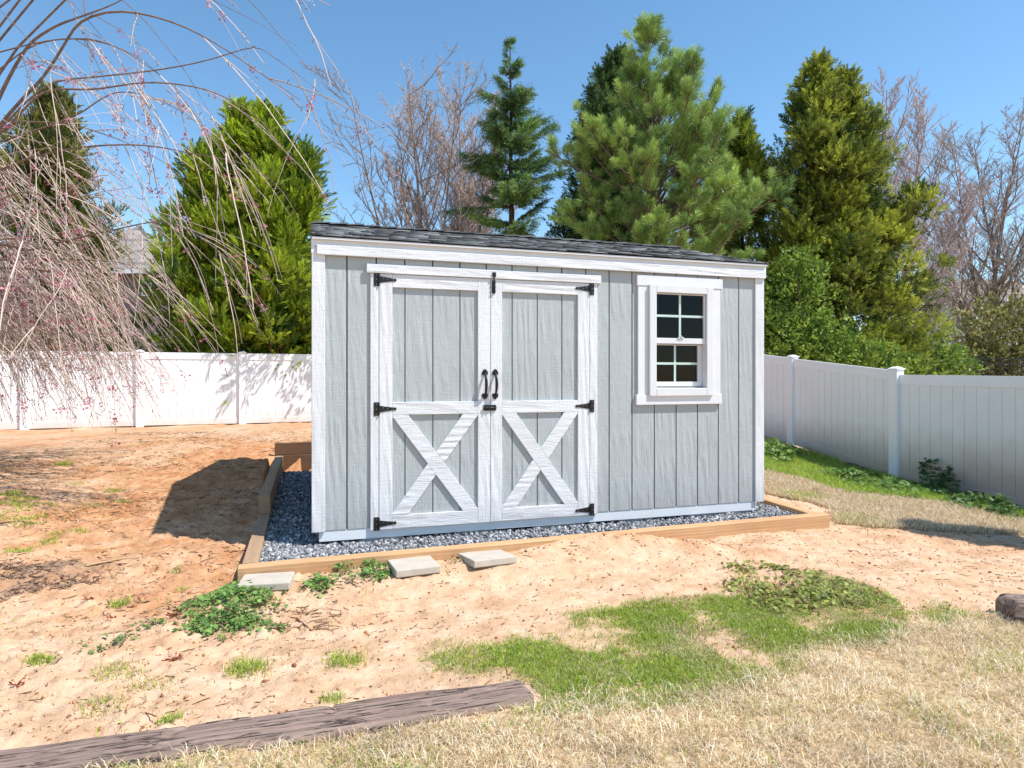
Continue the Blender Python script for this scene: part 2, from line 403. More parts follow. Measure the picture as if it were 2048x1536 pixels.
# ------------------------------------------------------------------ box meshes
class BM:
    def __init__(self): self.bm = bmesh.new()
    def box(self, x0, x1, y0, y1, z0, z1, mat=None):
        r = bmesh.ops.create_cube(self.bm, size=1.0)
        for v in r['verts']:
            v.co = Vector(((x0 + x1) / 2 + v.co.x * (x1 - x0), (y0 + y1) / 2 + v.co.y * (y1 - y0), (z0 + z1) / 2 + v.co.z * (z1 - z0)))
            if mat: v.co = mat @ v.co
        return r['verts']
    def prism(self, pts, n0, n1, plane='xz'):
        """polygon pts extruded: plane xz -> along y, yz -> along x, xy -> along z"""
        f = {'xz': lambda p, n: (p[0], n, p[1]), 'yz': lambda p, n: (n, p[0], p[1]), 'xy': lambda p, n: (p[0], p[1], n)}[plane]
        a = [self.bm.verts.new(f(p, n0)) for p in pts]; b = [self.bm.verts.new(f(p, n1)) for p in pts]
        self.bm.faces.new(a); self.bm.faces.new(b[::-1])
        for i in range(len(pts)):
            j = (i + 1) % len(pts); self.bm.faces.new((a[i], b[i], b[j], a[j]))
        return a + b
    def cyl(self, p0, p1, r0, r1=None, n=12):
        r1 = r0 if r1 is None else r1
        p0, p1 = Vector(p0), Vector(p1); d = (p1 - p0); M4 = Matrix.Translation((p0 + p1) / 2) @ d.to_track_quat('Z', 'Y').to_matrix().to_4x4()
        bmesh.ops.create_cone(self.bm, cap_ends=True, segments=n, radius1=r0, radius2=r1, depth=d.length, matrix=M4)
    def tube(self, pts, radii, n=8):
        rings = []
        for i, p in enumerate(pts):
            p = Vector(p); t = (Vector(pts[min(i + 1, len(pts) - 1)]) - Vector(pts[max(i - 1, 0)])).normalized()
            a = t.orthogonal().normalized() if i == 0 else (prev - t * prev.dot(t)).normalized(); prev = a; b = t.cross(a)
            rings.append([self.bm.verts.new(p + (a * math.cos(2 * PI * k / n) + b * math.sin(2 * PI * k / n)) * radii[i]) for k in range(n)])
        for r, s in zip(rings, rings[1:]):
            for k in range(n): self.bm.faces.new((r[k], r[(k + 1) % n], s[(k + 1) % n], s[k]))
        self.bm.faces.new(rings[0][::-1]); self.bm.faces.new(rings[-1])
    def obj(self, name, mat, parent=None, bevel=0.0, seg=2, smooth=False):
        bmesh.ops.recalc_face_normals(self.bm, faces=self.bm.faces)
        me = bpy.data.meshes.new(name); self.bm.to_mesh(me); self.bm.free()
        o = link(name, me, mat, parent, smooth)
        if bevel:
            b = o.modifiers.new('Bevel', 'BEVEL'); b.width = bevel; b.segments = seg; b.limit_method = 'ANGLE'; b.angle_limit = math.radians(40)
        return o

MAT = {}
MAT['siding'] = painted('grey_siding_paint', (.425, .452, .458), 'z', strength=.9)
MAT['white_z'] = painted('white_trim_upright', (.70, .705, .72), 'z', strength=.85)
MAT['white_u'] = painted('white_trim_level', (.70, .705, .72), 'u', strength=.85)
MAT['white_d1'] = painted('white_trim_falling', (.70, .705, .72), 'u', rot=(0, math.radians(-48.6), 0), strength=.85)
MAT['white_d2'] = painted('white_trim_rising', (.70, .705, .72), 'u', rot=(0, math.radians(48.6), 0), strength=.85)
MAT['white_smooth'] = plain('smooth_white_paint', (.69, .695, .71), .45, var=.04)
MAT['vinyl'] = plain('window_vinyl', (.68, .675, .68), .35, var=.03)
MAT['muntin'] = plain('pale_green_bar', (.50, .62, .57), .4, var=.03)
MAT['iron'] = plain('black_iron', (.012, .011, .011), .38, .25, .3, 40, .15, 120)
MAT['screw'] = plain('screw_head', (.25, .24, .23), .35, .8)
MAT['dark'] = plain('dark_wood_backing', (.06, .05, .045), .9)
MAT['inner'] = plain('bare_plywood', (.30, .2, .12), .85)
MAT['block'] = plain('concrete_block', (.36, .35, .34), .9, var=.12, bs=.3)
MAT['paver'] = plain('paver_concrete', (.46, .405, .335), .9, var=.10, vs=9, bs=.35, bscale=110)
MAT['fence'] = plain('white_vinyl_fence', (.88, .88, .885), .42, var=.02, vs=2)

def fence_mat():
    m, nt, b = M_new('white_vinyl_fence_panel'); v3 = coords(nt)
    base = ramp(nt, noise(nt, v3, 1.4, 4), [(.3, (.83, .83, .83)), (.7, (.88, .885, .885))])
    sep = N(nt, 'ShaderNodeSeparateXYZ'); tc = N(nt, 'ShaderNodeTexCoord'); nt.links.new(tc.outputs['Object'], sep.inputs[0])
    z = math2(nt, 'ADD', sep.outputs['Z'], math2(nt, 'MULTIPLY', noise(nt, v3, 5, 4), .35))
    t = mix(nt, ramp(nt, z, [(.20, .75), (.78, 0)]), base, (.56, .37, .25))
    nt.links.new(t, b.inputs['Base Color']); b.inputs['Roughness'].default_value = .45
    return m
MAT['fence_panel'] = fence_mat()

# ------------------------------------------------------------------ shed
YAW = math.radians(17.34)
shed = empty('shed', (-1.371, 4.444, 0), YAW)
tag(shed, 'pale grey wooden garden shed with white trim and double barn doors', 'shed')
W_, DEP, ZB, ZT = 3.697, 2.90, .176, 2.16
GR = [-.01] + [.218 + .2032 * i for i in range(-1, 17)] + [W_ + .01]
GR = sorted(GR); GR[0] = .0
GAP = .0045
WIN = (2.60, 3.18, 1.105, 1.995)
def siding_boards(bmx, u0, u1, z0, z1, v0=0.0, v1=.011, hole=None):
    cuts = [u0] + [g for g in GR if u0 + .01 < g < u1 - .01] + [u1]
    for a, b in zip(cuts, cuts[1:]):
        a2 = a + (GAP if a > u0 else 0); b2 = b - (GAP if b < u1 else 0)
        if hole and a2 < hole[1] and b2 > hole[0]:
            parts = []
            if a2 < hole[0] - .005: parts.append((a2, hole[0], z0, z1))
            if b2 > hole[1] + .005: parts.append((hole[1], b2, z0, z1))
            m0, m1 = max(a2, hole[0]), min(b2, hole[1])
            parts += [(m0, m1, z0, hole[2]), (m0, m1, hole[3], z1)]
            for p in parts: bmx.box(p[0], p[1], v0, v1, p[2], p[3])
        else: bmx.box(a2, b2, v0, v1, z0, z1)
DU = (.438, 1.262, 2.073)      # door seams: left hinge line, middle, right hinge line
b = BM(); siding_boards(b, .0, .379, ZB, ZT); siding_boards(b, 2.139, W_, ZB, ZT, hole=WIN)
siding_boards(b, .379, 2.139, 2.02, ZT)
front = b.obj('front_siding', MAT['siding'], shed, .0018, 2)
b = BM()
b.box(.02, .379, .0125, .04, ZB + .01, ZT); b.box(.379, 2.139, .0125, .04, 2.02, ZT); b.box(2.139, WIN[0] - .002, .0125, .04, ZB + .01, ZT)
b.box(WIN[1] + .002, W_ - .02, .0125, .04, ZB + .01, ZT); b.box(WIN[0] - .002, WIN[1] + .002, .0125, .04, ZB + .01, WIN[2]); b.box(WIN[0] - .002, WIN[1] + .002, .0125, .04, WIN[3], ZT)
b.obj('front_backing', MAT['dark'], shed)
RZ, RV = 2.645, DEP / 2                      # ridge
def gable(v): return 2.19 + (RZ - 2.19 - .03) * (1 - abs(v - RV) / RV)
for side in (0, 1):
    b = BM(); vs = [.012] + [.2032 * i for i in range(1, 15)] + [DEP]
    x0, x1 = (.004, .014) if side == 0 else (W_ - .014, W_ - .004)
    for v0, v1 in zip(vs, vs[1:]):
        a, c = v0 + .004, v1 - .004
        pts = [(a, ZB), (c, ZB), (c, gable(c))] + ([(RV, gable(RV))] if a < RV < c else []) + [(a, gable(a))]
        b.prism(pts, x0, x1, 'yz')
    b.prism([(.05, ZB + .01), (DEP - .01, ZB + .01), (DEP - .01, gable(DEP) - .01), (RV, gable(RV) - .01), (.05, gable(.02) - .01)],
            .016 if side == 0 else W_ - .05, .05 if side == 0 else W_ - .016, 'yz')
    b.obj('side_siding', MAT['siding'], shed)
b = BM(); b.box(.0, W_, DEP + .001, DEP + .03, ZB, 2.17); b.obj('rear_wall', MAT['siding'], shed)
# corner boards
b = BM(); b.box(-.019, .07, -.017, -.0005, .172, 2.155); b.obj('corner_board', MAT['white_z'], shed, .003)
b = BM(); b.box(3.627, W_ + .019, -.017, -.0005, .172, 2.155); b.obj('corner_board', MAT['white_z'], shed, .003)
for x0, x1 in ((-.0195, .0035), (W_ - .0035, W_ + .0195)):
    b = BM(); b.box(x0, x1, .0005, .075, .172, 2.155); b.obj('corner_board', MAT['white_z'], shed, .003)
    b = BM(); b.box(x0, x1, DEP - .06, DEP + .04, .172, 2.155); b.obj('corner_board', MAT['white_z'], shed, .003)
# fascia and frieze
b = BM(); b.box(-.022, W_ + .032, -.019, .02, 2.1575, 2.214); b.obj('fascia_board', MAT['white_smooth'], shed, .002)
b = BM(); b.box(.015, W_ + .022, -.037, -.0175, 2.098, 2.165); b.obj('frieze_board', MAT['white_u'], shed, .003)
# roof
sl = (RZ - 2.222) / (RV + .048)
def roofz(v): return RZ - abs(v - RV) * sl
RU0, RU1 = -.028, W_ + .042
b = BM()
b.prism([(-.046, roofz(-.046) - .006), (RV, RZ - .004), (DEP + .05, roofz(DEP + .05) - .006), (DEP + .05, roofz(DEP + .05) - .03), (RV, RZ - .03), (-.046, roofz(-.046) - .02)], RU0 + .012, RU1 - .012, 'yz')
roof = b.obj('roof', MAT['white_smooth'], shed)
b = BM()                                                     # rake boards on both gables
for x0, x1 in ((RU0 + .006, RU0 + .026), (RU1 - .026, RU1 - .006)):
    for (va, vb) in ((-.02, RV), (RV, DEP + .04)):
        b.prism([(va, roofz(va) - .032), (vb, roofz(vb) - .032), (vb, roofz(vb) - .12), (va, roofz(va) - .12)], x0, x1, 'yz')
b.obj('rake_board', MAT['white_smooth'], roof)
a = Acc(); rs = np.random.default_rng(3)
CUBE_Q = [(0, 1, 3, 2), (4, 6, 7, 5), (0, 4, 5, 1), (2, 3, 7, 6), (0, 2, 6, 4), (1, 5, 7, 3)]
def shingle_rows(sign):
    """overlapping courses of laminated shingles on one slope"""
    v_e = -.052 if sign < 0 else DEP + .056
    n = 13; tot = abs(RV - v_e)
    for i in range(n):
        d0 = tot * i / n - .0; d1 = d0 + tot / n + .03
        va, vb = (v_e + d0, v_e + min(d1, tot)) if sign < 0 else (v_e - d0, v_e - min(d1, tot))
        u = RU0 - rs.random() * .2
        while u < RU1:
            w = rs.uniform(.06, .21); ua, ub = max(u, RU0), min(u + w, RU1); u += w
            if ub - ua < .01: continue
            th = rs.choice([.004, .008, .009]) + rs.uniform(0, .002)
            za, zb = roofz(va) + .004, roofz(vb) + .001
            g = rs.choice([.05, .11, .17, .24, .30], p=[.2, .25, .25, .2, .1]) * rs.uniform(.8, 1.2) * (1.1 if th > .007 else .7); c = np.array([g * .98, g, g * 1.02])
            V = [(ua, va, za), (ub, va, za), (ua, vb, zb), (ub, vb, zb), (ua, va, za + th), (ub, va, za + th), (ua, vb, zb + .004), (ub, vb, zb + .004)]
            a.add(V, None, CUBE_Q, c)
shingle_rows(-1); shingle_rows(1)
u = RU0
while u < RU1:                                               # ridge caps
    w = min(.15, RU1 - u); g = rs.uniform(.06, .14); dz = rs.uniform(0, .008); q = u + w + .02
    V = [(u, RV - .14, roofz(RV - .14) + .016), (q, RV - .14, roofz(RV - .14) + .022 + dz), (u, RV, RZ + .019), (q, RV, RZ + .026 + dz), (u, RV + .14, roofz(RV + .14) + .016), (q, RV + .14, roofz(RV + .14) + .022 + dz)]
    a.add(V, None, [(0, 1, 3, 2), (2, 3, 5, 4)], np.array([g, g, g])); u += w
me = a.mesh('shingles'); sh_o = link('shingles', me, attr_mat('roof_shingle_granules', .95, 0, .6, 320, .15, .35, 160), roof)

# floor rim, skid blocks
b = BM(); b.box(.03, 3.635, .0045, .05, .100, .1755); b.obj('floor_rim', MAT['white_smooth'], shed, .002)
b = BM(); b.box(.02, .05, .055, DEP, .10, .1755); b.box(W_ - .05, W_ - .02, .055, DEP, .10, .1755); b.box(.05, W_ - .05, .06, DEP - .02, .12, .17)
b.obj('floor', MAT['inner'], shed)
for u0, u1 in ((.30, .62), (1.02, 1.30), (1.62, 2.05), (2.35, 2.66), (2.98, 3.28), (3.42, 3.60)):
    b = BM(); b.box(u0, u1, .02, .22, .03, .1); b.obj('foundation_block', MAT['block'], shed, .004)

# door surround
b = BM(); b.box(.352, 2.166, -.032, .0, 1.989, 2.051); b.obj('door_header', MAT['white_u'], shed, .003)
b = BM(); b.box(.379, .436, -.018, .011, .160, 1.9885); b.obj('door_jamb', MAT['white_z'], shed, .002)
b = BM(); b.box(2.075, 2.139, -.018, .011, .168, 1.9885); b.obj('door_jamb', MAT['white_z'], shed, .002)

def clip(poly, x0, x1, z0, z1):
    def cl(ps, f, inter):
        o = []
        for i in range(len(ps)):
            p, q = ps[i - 1], ps[i]
            if f(q):
                if not f(p): o.append(inter(p, q))
                o.append(q)
            elif f(p): o.append(inter(p, q))
        return o
    def ix(x): return lambda p, q: (x, p[1] + (q[1] - p[1]) * (x - p[0]) / (q[0] - p[0]))
    def iz(z): return lambda p, q: (p[0] + (q[0] - p[0]) * (z - p[1]) / (q[1] - p[1]), z)
    for f, it in ((lambda p: p[0] >= x0, ix(x0)), (lambda p: p[0] <= x1, ix(x1)), (lambda p: p[1] >= z0, iz(z0)), (lambda p: p[1] <= z1, iz(z1))):
        poly = cl(poly, f, it)
    return poly
def strip(p, q, w, t0, t1):
    p, q = Vector(p), Vector(q); d = q - p; n = Vector((-d.y, d.x)).normalized() * w / 2
    a, c = p + d * t0, p + d * t1
    return [tuple(a + n), tuple(a - n), tuple(c - n), tuple(c + n)]

def hinge(parent, u, z, s):
    """tee hinge: leaf on the jamb, tapering strap on the door; s=+1 strap points to +u"""
    b = BM(); y0, y1 = -.0225, -.0187
    b.box(min(u - s * .036, u), max(u - s * .036, u), y0, y1 + .0015, z - .048, z + .048)
    pts = [(u + s * .004, z - .024), (u + s * .05, z - .0165), (u + s * .105, z - .009), (u + s * .116, z - .011), (u + s * .126, z - .0), (u + s * .116, z + .011), (u + s * .105, z + .009), (u + s * .05, z + .0165), (u + s * .004, z + .024)]
    b.prism(pts, y0 - .001, y1 - .0005)
    for k in range(5): b.cyl((u, -.0265, z - .045 + k * .018), (u, -.0265, z - .029 + k * .018), .0058, None, 10)
    o = b.obj('hinge', MAT['iron'], parent, .0006, 1)
    b = BM()
    for (du, dz) in ((-.018, -.035), (-.018, 0.0), (-.018, .035), (.03, .008), (.06, 0), (.1, 0)):
        b.cyl((u + s * du, y0 - .0025, z + dz), (u + s * du, y0 + .0005, z + dz), .0036, None, 8)
    b.obj('screw', MAT['screw'], o)

def handle(parent, u, z):
    b = BM(); y = -.021
    for e in (1, -1):
        zc = z + e * .083
        b.prism([(u - .021, zc - .014), (u + .021, zc - .014), (u + .024, zc + .006), (u + .014, zc + .022 ), (u, zc + .032), (u - .014, zc + .022), (u - .024, zc + .006)] if e > 0 else
                [(u - .021, zc + .014), (u - .024, zc - .006), (u - .014, zc - .022), (u, zc - .032), (u + .014, zc - .022), (u + .024, zc - .006), (u + .021, zc + .014)], y - .004, y)
        b.cyl((u, y - .007, zc + e * .012), (u, y - .003, zc + e * .012), .006, None, 8)
    pts, rad = [], []
    for i in range(15):
        t = i / 14; pts.append((u, y - .002 - .043 * math.sin(PI * t) ** .65, z + .084 - .168 * t)); rad.append(.0075 + .0040 * math.sin(PI * t))
    b.tube(pts, rad, 8)
    return b.obj('handle', MAT['iron'], parent, 0, 1, False)

ZD0, ZD1 = .162, 1.986
def door(u0, u1, pu0, pu1, hinge_left, zlow):
    d = empty('door', (0, 0, 0)); d.parent = shed
    b = BM(); siding_boards(b, u0 + .002, u1 - .002, zlow + .004, ZD1 - .002); b.box(u0 + .004, u1 - .004, .0125, .03, zlow + .006, ZD1 - .01)
    b.obj('panel', MAT['siding'], d, .0015, 1)
    yo, yi = -.0195, -.0003
    for a0, a1 in ((u0 + .0018, pu0), (pu1, u1 - .0018)):
        b = BM(); b.box(a0, a1, yo, yi, zlow, ZD1); b.obj('stile', MAT['white_z'], d, .0022)
    e = .0008
    for z0, z1 in ((1.893, ZD1), (.978, 1.069), (zlow, .258)):
        b = BM(); b.box(pu0 + e, pu1 - e, yo + .0006, yi, z0, z1); b.obj('rail', MAT['white_u'], d, .0022)
    z0, z1 = .2588, .9772; x0, x1 = pu0 + e, pu1 - e
    ins = .052
    A, B = (x0 + ins, z1), (x1 - ins, z0); C_, D_ = (x1 - ins, z1), (x0 + ins, z0)
    w = .098
    b = BM(); b.prism(clip(strip(A, B, w, -.4, 1.4), x0, x1, z0, z1), yo + .001, yi); b.obj('brace', MAT['white_d1'], d, .0022)
    # the other diagonal is cut where it meets the first
    pd = Vector(B) - Vector(A); nd = Vector((-pd.y, pd.x)).normalized(); cen = (Vector(A) + Vector(B)) / 2
    for t0, t1, sg in ((-.4, .7, 1), (.3, 1.4, -1)):
        poly = clip(strip(C_, D_, w, t0, t1), x0, x1, z0, z1)
        out = []
        f = lambda p: sg * ((Vector(p) - cen).dot(nd)) - (w / 2 + .0008)
        for i in range(len(poly)):
            p, q = poly[i - 1], poly[i]; fp, fq = f(p), f(q)
            if (fp >= 0) != (fq >= 0):
                k = fp / (fp - fq); out.append((p[0] + (q[0] - p[0]) * k, p[1] + (q[1] - p[1]) * k))
            if fq >= 0: out.append(q)
        b = BM(); b.prism(out, yo + .0014, yi); b.obj('brace', MAT['white_d2'], d, .0022)
    hu, s = (u0, 1) if hinge_left else (u1, -1)
    for z in ((1.945, 1.022, .205)): hinge(d, hu, z, s)
    return d
dl = door(DU[0], DU[1], .533, 1.165, True, .162)
dr = door(DU[1], DU[2], 1.352, 1.972, False, .164)
handle(dl, 1.217, 1.196); handle(dr, 1.297, 1.196)
b = BM(); b.box(1.206, 1.304, -.026, -.0205, .998, 1.041)
b.cyl((1.200, -.031, 1.02), (1.306, -.031, 1.02), .0055, None, 10)
for x in (1.222, 1.248, 1.29): b.box(x - .007, x + .007, -.038, -.024, 1.008, 1.031)
b.cyl((1.228, -.045, 1.02), (1.228, -.034, 1.02), .005, None, 8)
b.obj('latch', MAT['iron'], dl, .001, 1)
b = BM(); b.box(1.272, 1.299, -.0255, -.0202, 1.878, 1.975); b.cyl((1.2855, -.031, 1.888), (1.2855, -.031, 2.03), .0055, None, 10)
for z in (1.895, 1.925, 1.96): b.box(1.274, 1.297, -.037, -.024, z - .007, z + .007)
b.cyl((1.2855, -.046, 1.91), (1.2855, -.034, 1.91), .005, None, 8)
b.box(1.272, 1.299, -.042, -.0325, 2.000, 2.034)
b.obj('bolt', MAT['iron'], dr, .001, 1)

# window
win = empty('window'); win.parent = shed
b = BM(); b.box(2.487, 3.292, -.026, -.0005, 1.9895, 2.076); b.obj('trim', MAT['white_smooth'], win, .003)
b = BM(); b.box(2.479, 3.283, -.028, -.0005, 1.024, 1.1085); b.obj('sill', MAT['white_smooth'], win, .003)
for x0, x1 in ((2.497, 2.5885), (3.1885, 3.272)):
    b = BM(); b.box(x0, x1, -.021, -.0005, 1.109, 1.989); b.obj('trim', MAT['white_smooth'], win, .003)
b = BM()
fo = (2.589, 3.188, 1.094, 2.001); y0, y1 = -.047, .06
b.box(fo[0], 2.652, y0, y1, fo[2], fo[3]); b.box(3.124, fo[1], y0, y1, fo[2], fo[3])
b.box(2.6521, 3.1239, y0, y1, 1.938, fo[3]); b.box(2.6521, 3.1239, y0, y1, fo[2], 1.158)
b.obj('frame', MAT['vinyl'], win, .005, 3)
def sash(x0, x1, z0, z1, y, rl, rr, rb, rt, munt_u, munt_z):
    b = BM(); d = .022
    b.box(x0, x0 + rl, y, y + d, z0, z1); b.box(x1 - rr, x1, y, y + d, z0, z1)
    b.box(x0 + rl, x1 - rr, y + .0004, y + d, z0, z0 + rb); b.box(x0 + rl, x1 - rr, y + .0004, y + d, z1 - rt, z1)
    s = b.obj('sash', MAT['vinyl'], win, .002, 2)
    b = BM(); b.box(munt_u - .0095, munt_u + .0095, y + .010, y + .014, z0 + rb, z1 - rt)
    b.box(x0 + rl, x1 - rr, y + .0095, y + .0145, munt_z - .0095, munt_z + .0095); b.obj('muntin', MAT['muntin'], s)
    b = BM(); b.box(x0 + rl, x1 - rr, y + .0165, y + .0195, z0 + rb, z1 - rt); b.obj('pane', GLASS, s)
    return s
def glass():
    m, nt, b = M_new('window_glass')
    nt.nodes.remove(b)
    tr = N(nt, 'ShaderNodeBsdfTransparent'); tr.inputs[0].default_value = (.34, .36, .37, 1)
    gl = N(nt, 'ShaderNodeBsdfGlossy'); gl.inputs['Roughness'].default_value = .03; gl.inputs['Color'].default_value = (.7, .7, .75, 1)
    fr = N(nt, 'ShaderNodeFresnel'); fr.inputs['IOR'].default_value = 1.28
    ms = N(nt, 'ShaderNodeMixShader'); nt.links.new(fr.outputs[0], ms.inputs[0]); nt.links.new(tr.outputs[0], ms.inputs[1]); nt.links.new(gl.outputs[0], ms.inputs[2])
    nt.links.new(ms.outputs[0], nt.nodes['Material Output'].inputs['Surface'])
    return m
GLASS = glass()
up = sash(2.654, 3.122, 1.524, 1.936, -.022, .012, .012, .046, .008, 2.888, 1.752)
lo = sash(2.654, 3.122, 1.172, 1.523, .022, .010, .040, .039, .010, 2.868, 1.362)
b = BM(); b.box(2.6525, 3.1235, .030, .045, 1.1585, 1.1715); b.box(2.6525, 3.1235, .012, .0295, 1.1585, 1.166); b.obj('sash_track', plain('grey_track', (.36, .35, .36), .5), win)
b = BM(); b.box(2.86, 2.915, -.030, -.022, 1.5705, 1.580); b.cyl((2.888, -.030, 1.574), (2.888, -.024, 1.592), .006, None, 8); b.obj('sash_lock', MAT['muntin'], up)

# bed timbers -------------------------------------------------------------
MAT['new_timber'] = timber_mat('treated_pine', (.50, .275, .125), (.66, .41, .22), (.42, .20, .085))
MAT['side_timber'] = timber_mat('weathered_pine', (.34, .215, .125), (.48, .325, .20), (.25, .14, .075))
MAT['shaded_timber'] = timber_mat('shade_brown_pine', (.13, .06, .028), (.22, .11, .05), (.08, .036, .02))  # shade behind the shed is mixed into this dark brown
MAT['old_tie'] = timber_mat('old_creosote_tie', (.16, .098, .074), (.40, .29, .235), (.13, .078, .058), 1.0, True, 1.0)
def timber(name, p, q, z0, z1, w, mat, label, cat='timber', group=None, side=1, seg=24, rough=.0016, bev=.004):
    """squared timber from p to q (outer edge), its width going to the left of p->q when side = 1"""
    p, q = Vector((p[0], p[1], 0)), Vector((q[0], q[1], 0)); L = (q - p).length; ang = math.atan2(q.y - p.y, q.x - p.x)
    o_ = empty(name, (p.x, p.y, z0), ang); bpy.data.objects.remove(o_)
    bm = bmesh.new(); rs = random.Random(sum(map(ord, label)) % 1000); n = max(4, int(L / .08)); rings = []
    h = z1 - z0
    prof = [(0, bev), (0, h * .5), (0, h - bev), (bev, h), (w * .5, h), (w - bev, h), (w, h - bev), (w, h * .5), (w, bev), (w - bev, 0), (bev, 0)]
    for i in range(n + 1):
        x = L * i / n; rings.append([bm.verts.new((x, side * (y + rs.uniform(-rough, rough)), z + rs.uniform(-rough, rough))) for y, z in prof])
    for r, s in zip(rings, rings[1:]):
        for k in range(len(prof)): bm.faces.new((r[k], r[(k + 1) % len(prof)], s[(k + 1) % len(prof)], s[k]))
    bm.faces.new(rings[0]); bm.faces.new(rings[-1][::-1])
    bmesh.ops.recalc_face_normals(bm, faces=bm.faces)
    me = bpy.data.meshes.new(name); bm.to_mesh(me); bm.free()
    o = link(name, me, mat); o.location = (p.x, p.y, z0); o.rotation_euler = (0, 0, ang)
    return tag(o, label, cat, group)
G_ED = 'timbers edging the gravel bed'
timber('edging_timber', TA, TB, -.06, .12, .092, MAT['new_timber'], 'long pale timber along the front of the gravel bed, below the barn doors', group=G_ED)
dd = Vector((TB[0] - TA[0], TB[1] - TA[1])).normalized(); nn = Vector((-dd.y, dd.x))
la = Vector((-1.640, 3.885)); lb = Vector((-2.095, 5.285)); lc = Vector((-2.945, 7.965))
timber('edging_timber', la, la + (lb - la) * 1.5, -.06, .1185, .09, MAT['side_timber'], 'lower weathered timber at the left edge of the gravel, half in shade', side=-1, group=G_ED)
timber('edging_timber', lb, lc, .119, .268, .09, MAT['side_timber'], 'upper timber stacked on the left edge, butting the brown rear timber', side=-1, group=G_ED)
timber('edging_timber', lc + Vector((-.02, .03)), lc + Vector((-.02, .03)) + dd * 4.6, .272, .42, .09, MAT['shaded_timber'], 'dark brown timber across the rear of the gravel bed behind the shed', group=G_ED)
timber('edging_timber', lc + Vector((.08, .05)), lc + Vector((.08, .05)) + dd * 4.4, .06, .2705, .09, MAT['shaded_timber'], 'brown lower timber under the rear edging timber, partly buried in gravel', group=G_ED)
rb = Vector((2.563, 5.352)); rt = rb + Vector((-math.sin(math.radians(14)), math.cos(math.radians(14)))) * 4.3
timber('edging_timber', rb, rt, -.06, .1165, .09, MAT['new_timber'], 'pale timber along the right edge of the gravel bed beside tan grass', side=1, group=G_ED)

# gravel ------------------------------------------------------------------
def ico():
    bm = bmesh.new(); bmesh.ops.create_icosphere(bm, subdivisions=1, radius=1.0)
    v = np.array([tuple(x.co) for x in bm.verts]); f = np.array([[q.index for q in x.verts] for x in bm.faces]); bm.free(); return v, f
ICO_V, ICO_F = ico()
def stones(acc, x, y, z, size, pal, flat=.7, g=rng):
    n = len(x); idx = g.integers(0, 4, n)
    for k in range(4):
        tv = ICO_V * (1 + g.uniform(-.38, .25, (len(ICO_V), 1)))
        s = idx == k; m = int(s.sum())
        rot = frames(g.normal(0, 1, (m, 3)), g.uniform(0, 2 * PI, m))
        sc = size[s][:, None] * np.stack([g.uniform(.8, 1.3, m), g.uniform(.6, 1.0, m), g.uniform(.45, .9, m)], 1)
        c = pal[g.integers(0, len(pal), m)] * g.uniform(.75, 1.2, (m, 1))
        scatter(acc, tv, np.stack([x[s], y[s], z[s]], 1), rot, sc, c, tris=ICO_F)
def to_world_bed(a_, b_):
    return TA[0] + dd.x * a_ + nn.x * b_, TA[1] + dd.y * a_ + nn.y * b_
acc = Acc()
n = 26000
ga = np.concatenate([rng.uniform(.06, 4.42, n // 2), rng.uniform(.06, .75, n // 3), rng.uniform(3.7, 4.42, n // 6)])
gb = np.concatenate([rng.uniform(.08, .95, n // 2), rng.uniform(.3, 4.3, n // 3), rng.uniform(.3, 2.2, n // 6)])
gx, gy = to_world_bed(ga, gb)
ang = math.radians(18.0)
ok = ((gx + 1.64 + .09) * math.cos(ang) + (gy - 3.885) * math.sin(ang) > .09) & ((gx - 2.45) * math.cos(math.radians(14)) + (gy - 5.352) * math.sin(math.radians(14)) < .03)
cu, su = math.cos(YAW), math.sin(YAW)
su_ = (gx + 1.371) * cu + (gy - 4.444) * su; sv_ = -(gx + 1.371) * su + (gy - 4.444) * cu
ok &= ~((su_ > .1) & (su_ < 3.6) & (sv_ > .28))
gx, gy = gx[ok], gy[ok]
gzv = .052 + .014 * fbm(gx * 5, gy * 5, 2, 9) + rng.uniform(0, .022, len(gx))
pal = np.array([(.15, .155, .165), (.20, .205, .215), (.26, .265, .275), (.10, .105, .115), (.34, .34, .345), (.17, .18, .20), (.50, .49, .48)])
stones(acc, gx, gy, gzv, rng.uniform(.009, .021, len(gx)), pal)
tag(acc.obj('gravel', attr_mat('blue_grey_stone', .8, 0, .3, 150)), 'loose blue grey crushed stone filling the timber bed', 'gravel', kind='stuff')
b = BM()
x0, y0 = to_world_bed(.05, .05)
c4 = [to_world_bed(*p) for p in ((.06, .06), (4.40, .06), (4.40, 4.28), (.06, 4.28))]
b.prism([tuple(p) for p in c4], .0, .055, 'xy')
tag(b.obj('gravel_base', plain('stone_dust', (.10, .105, .115), .95, var=.3, vs=60, bs=.6, bscale=90)), kind='structure')

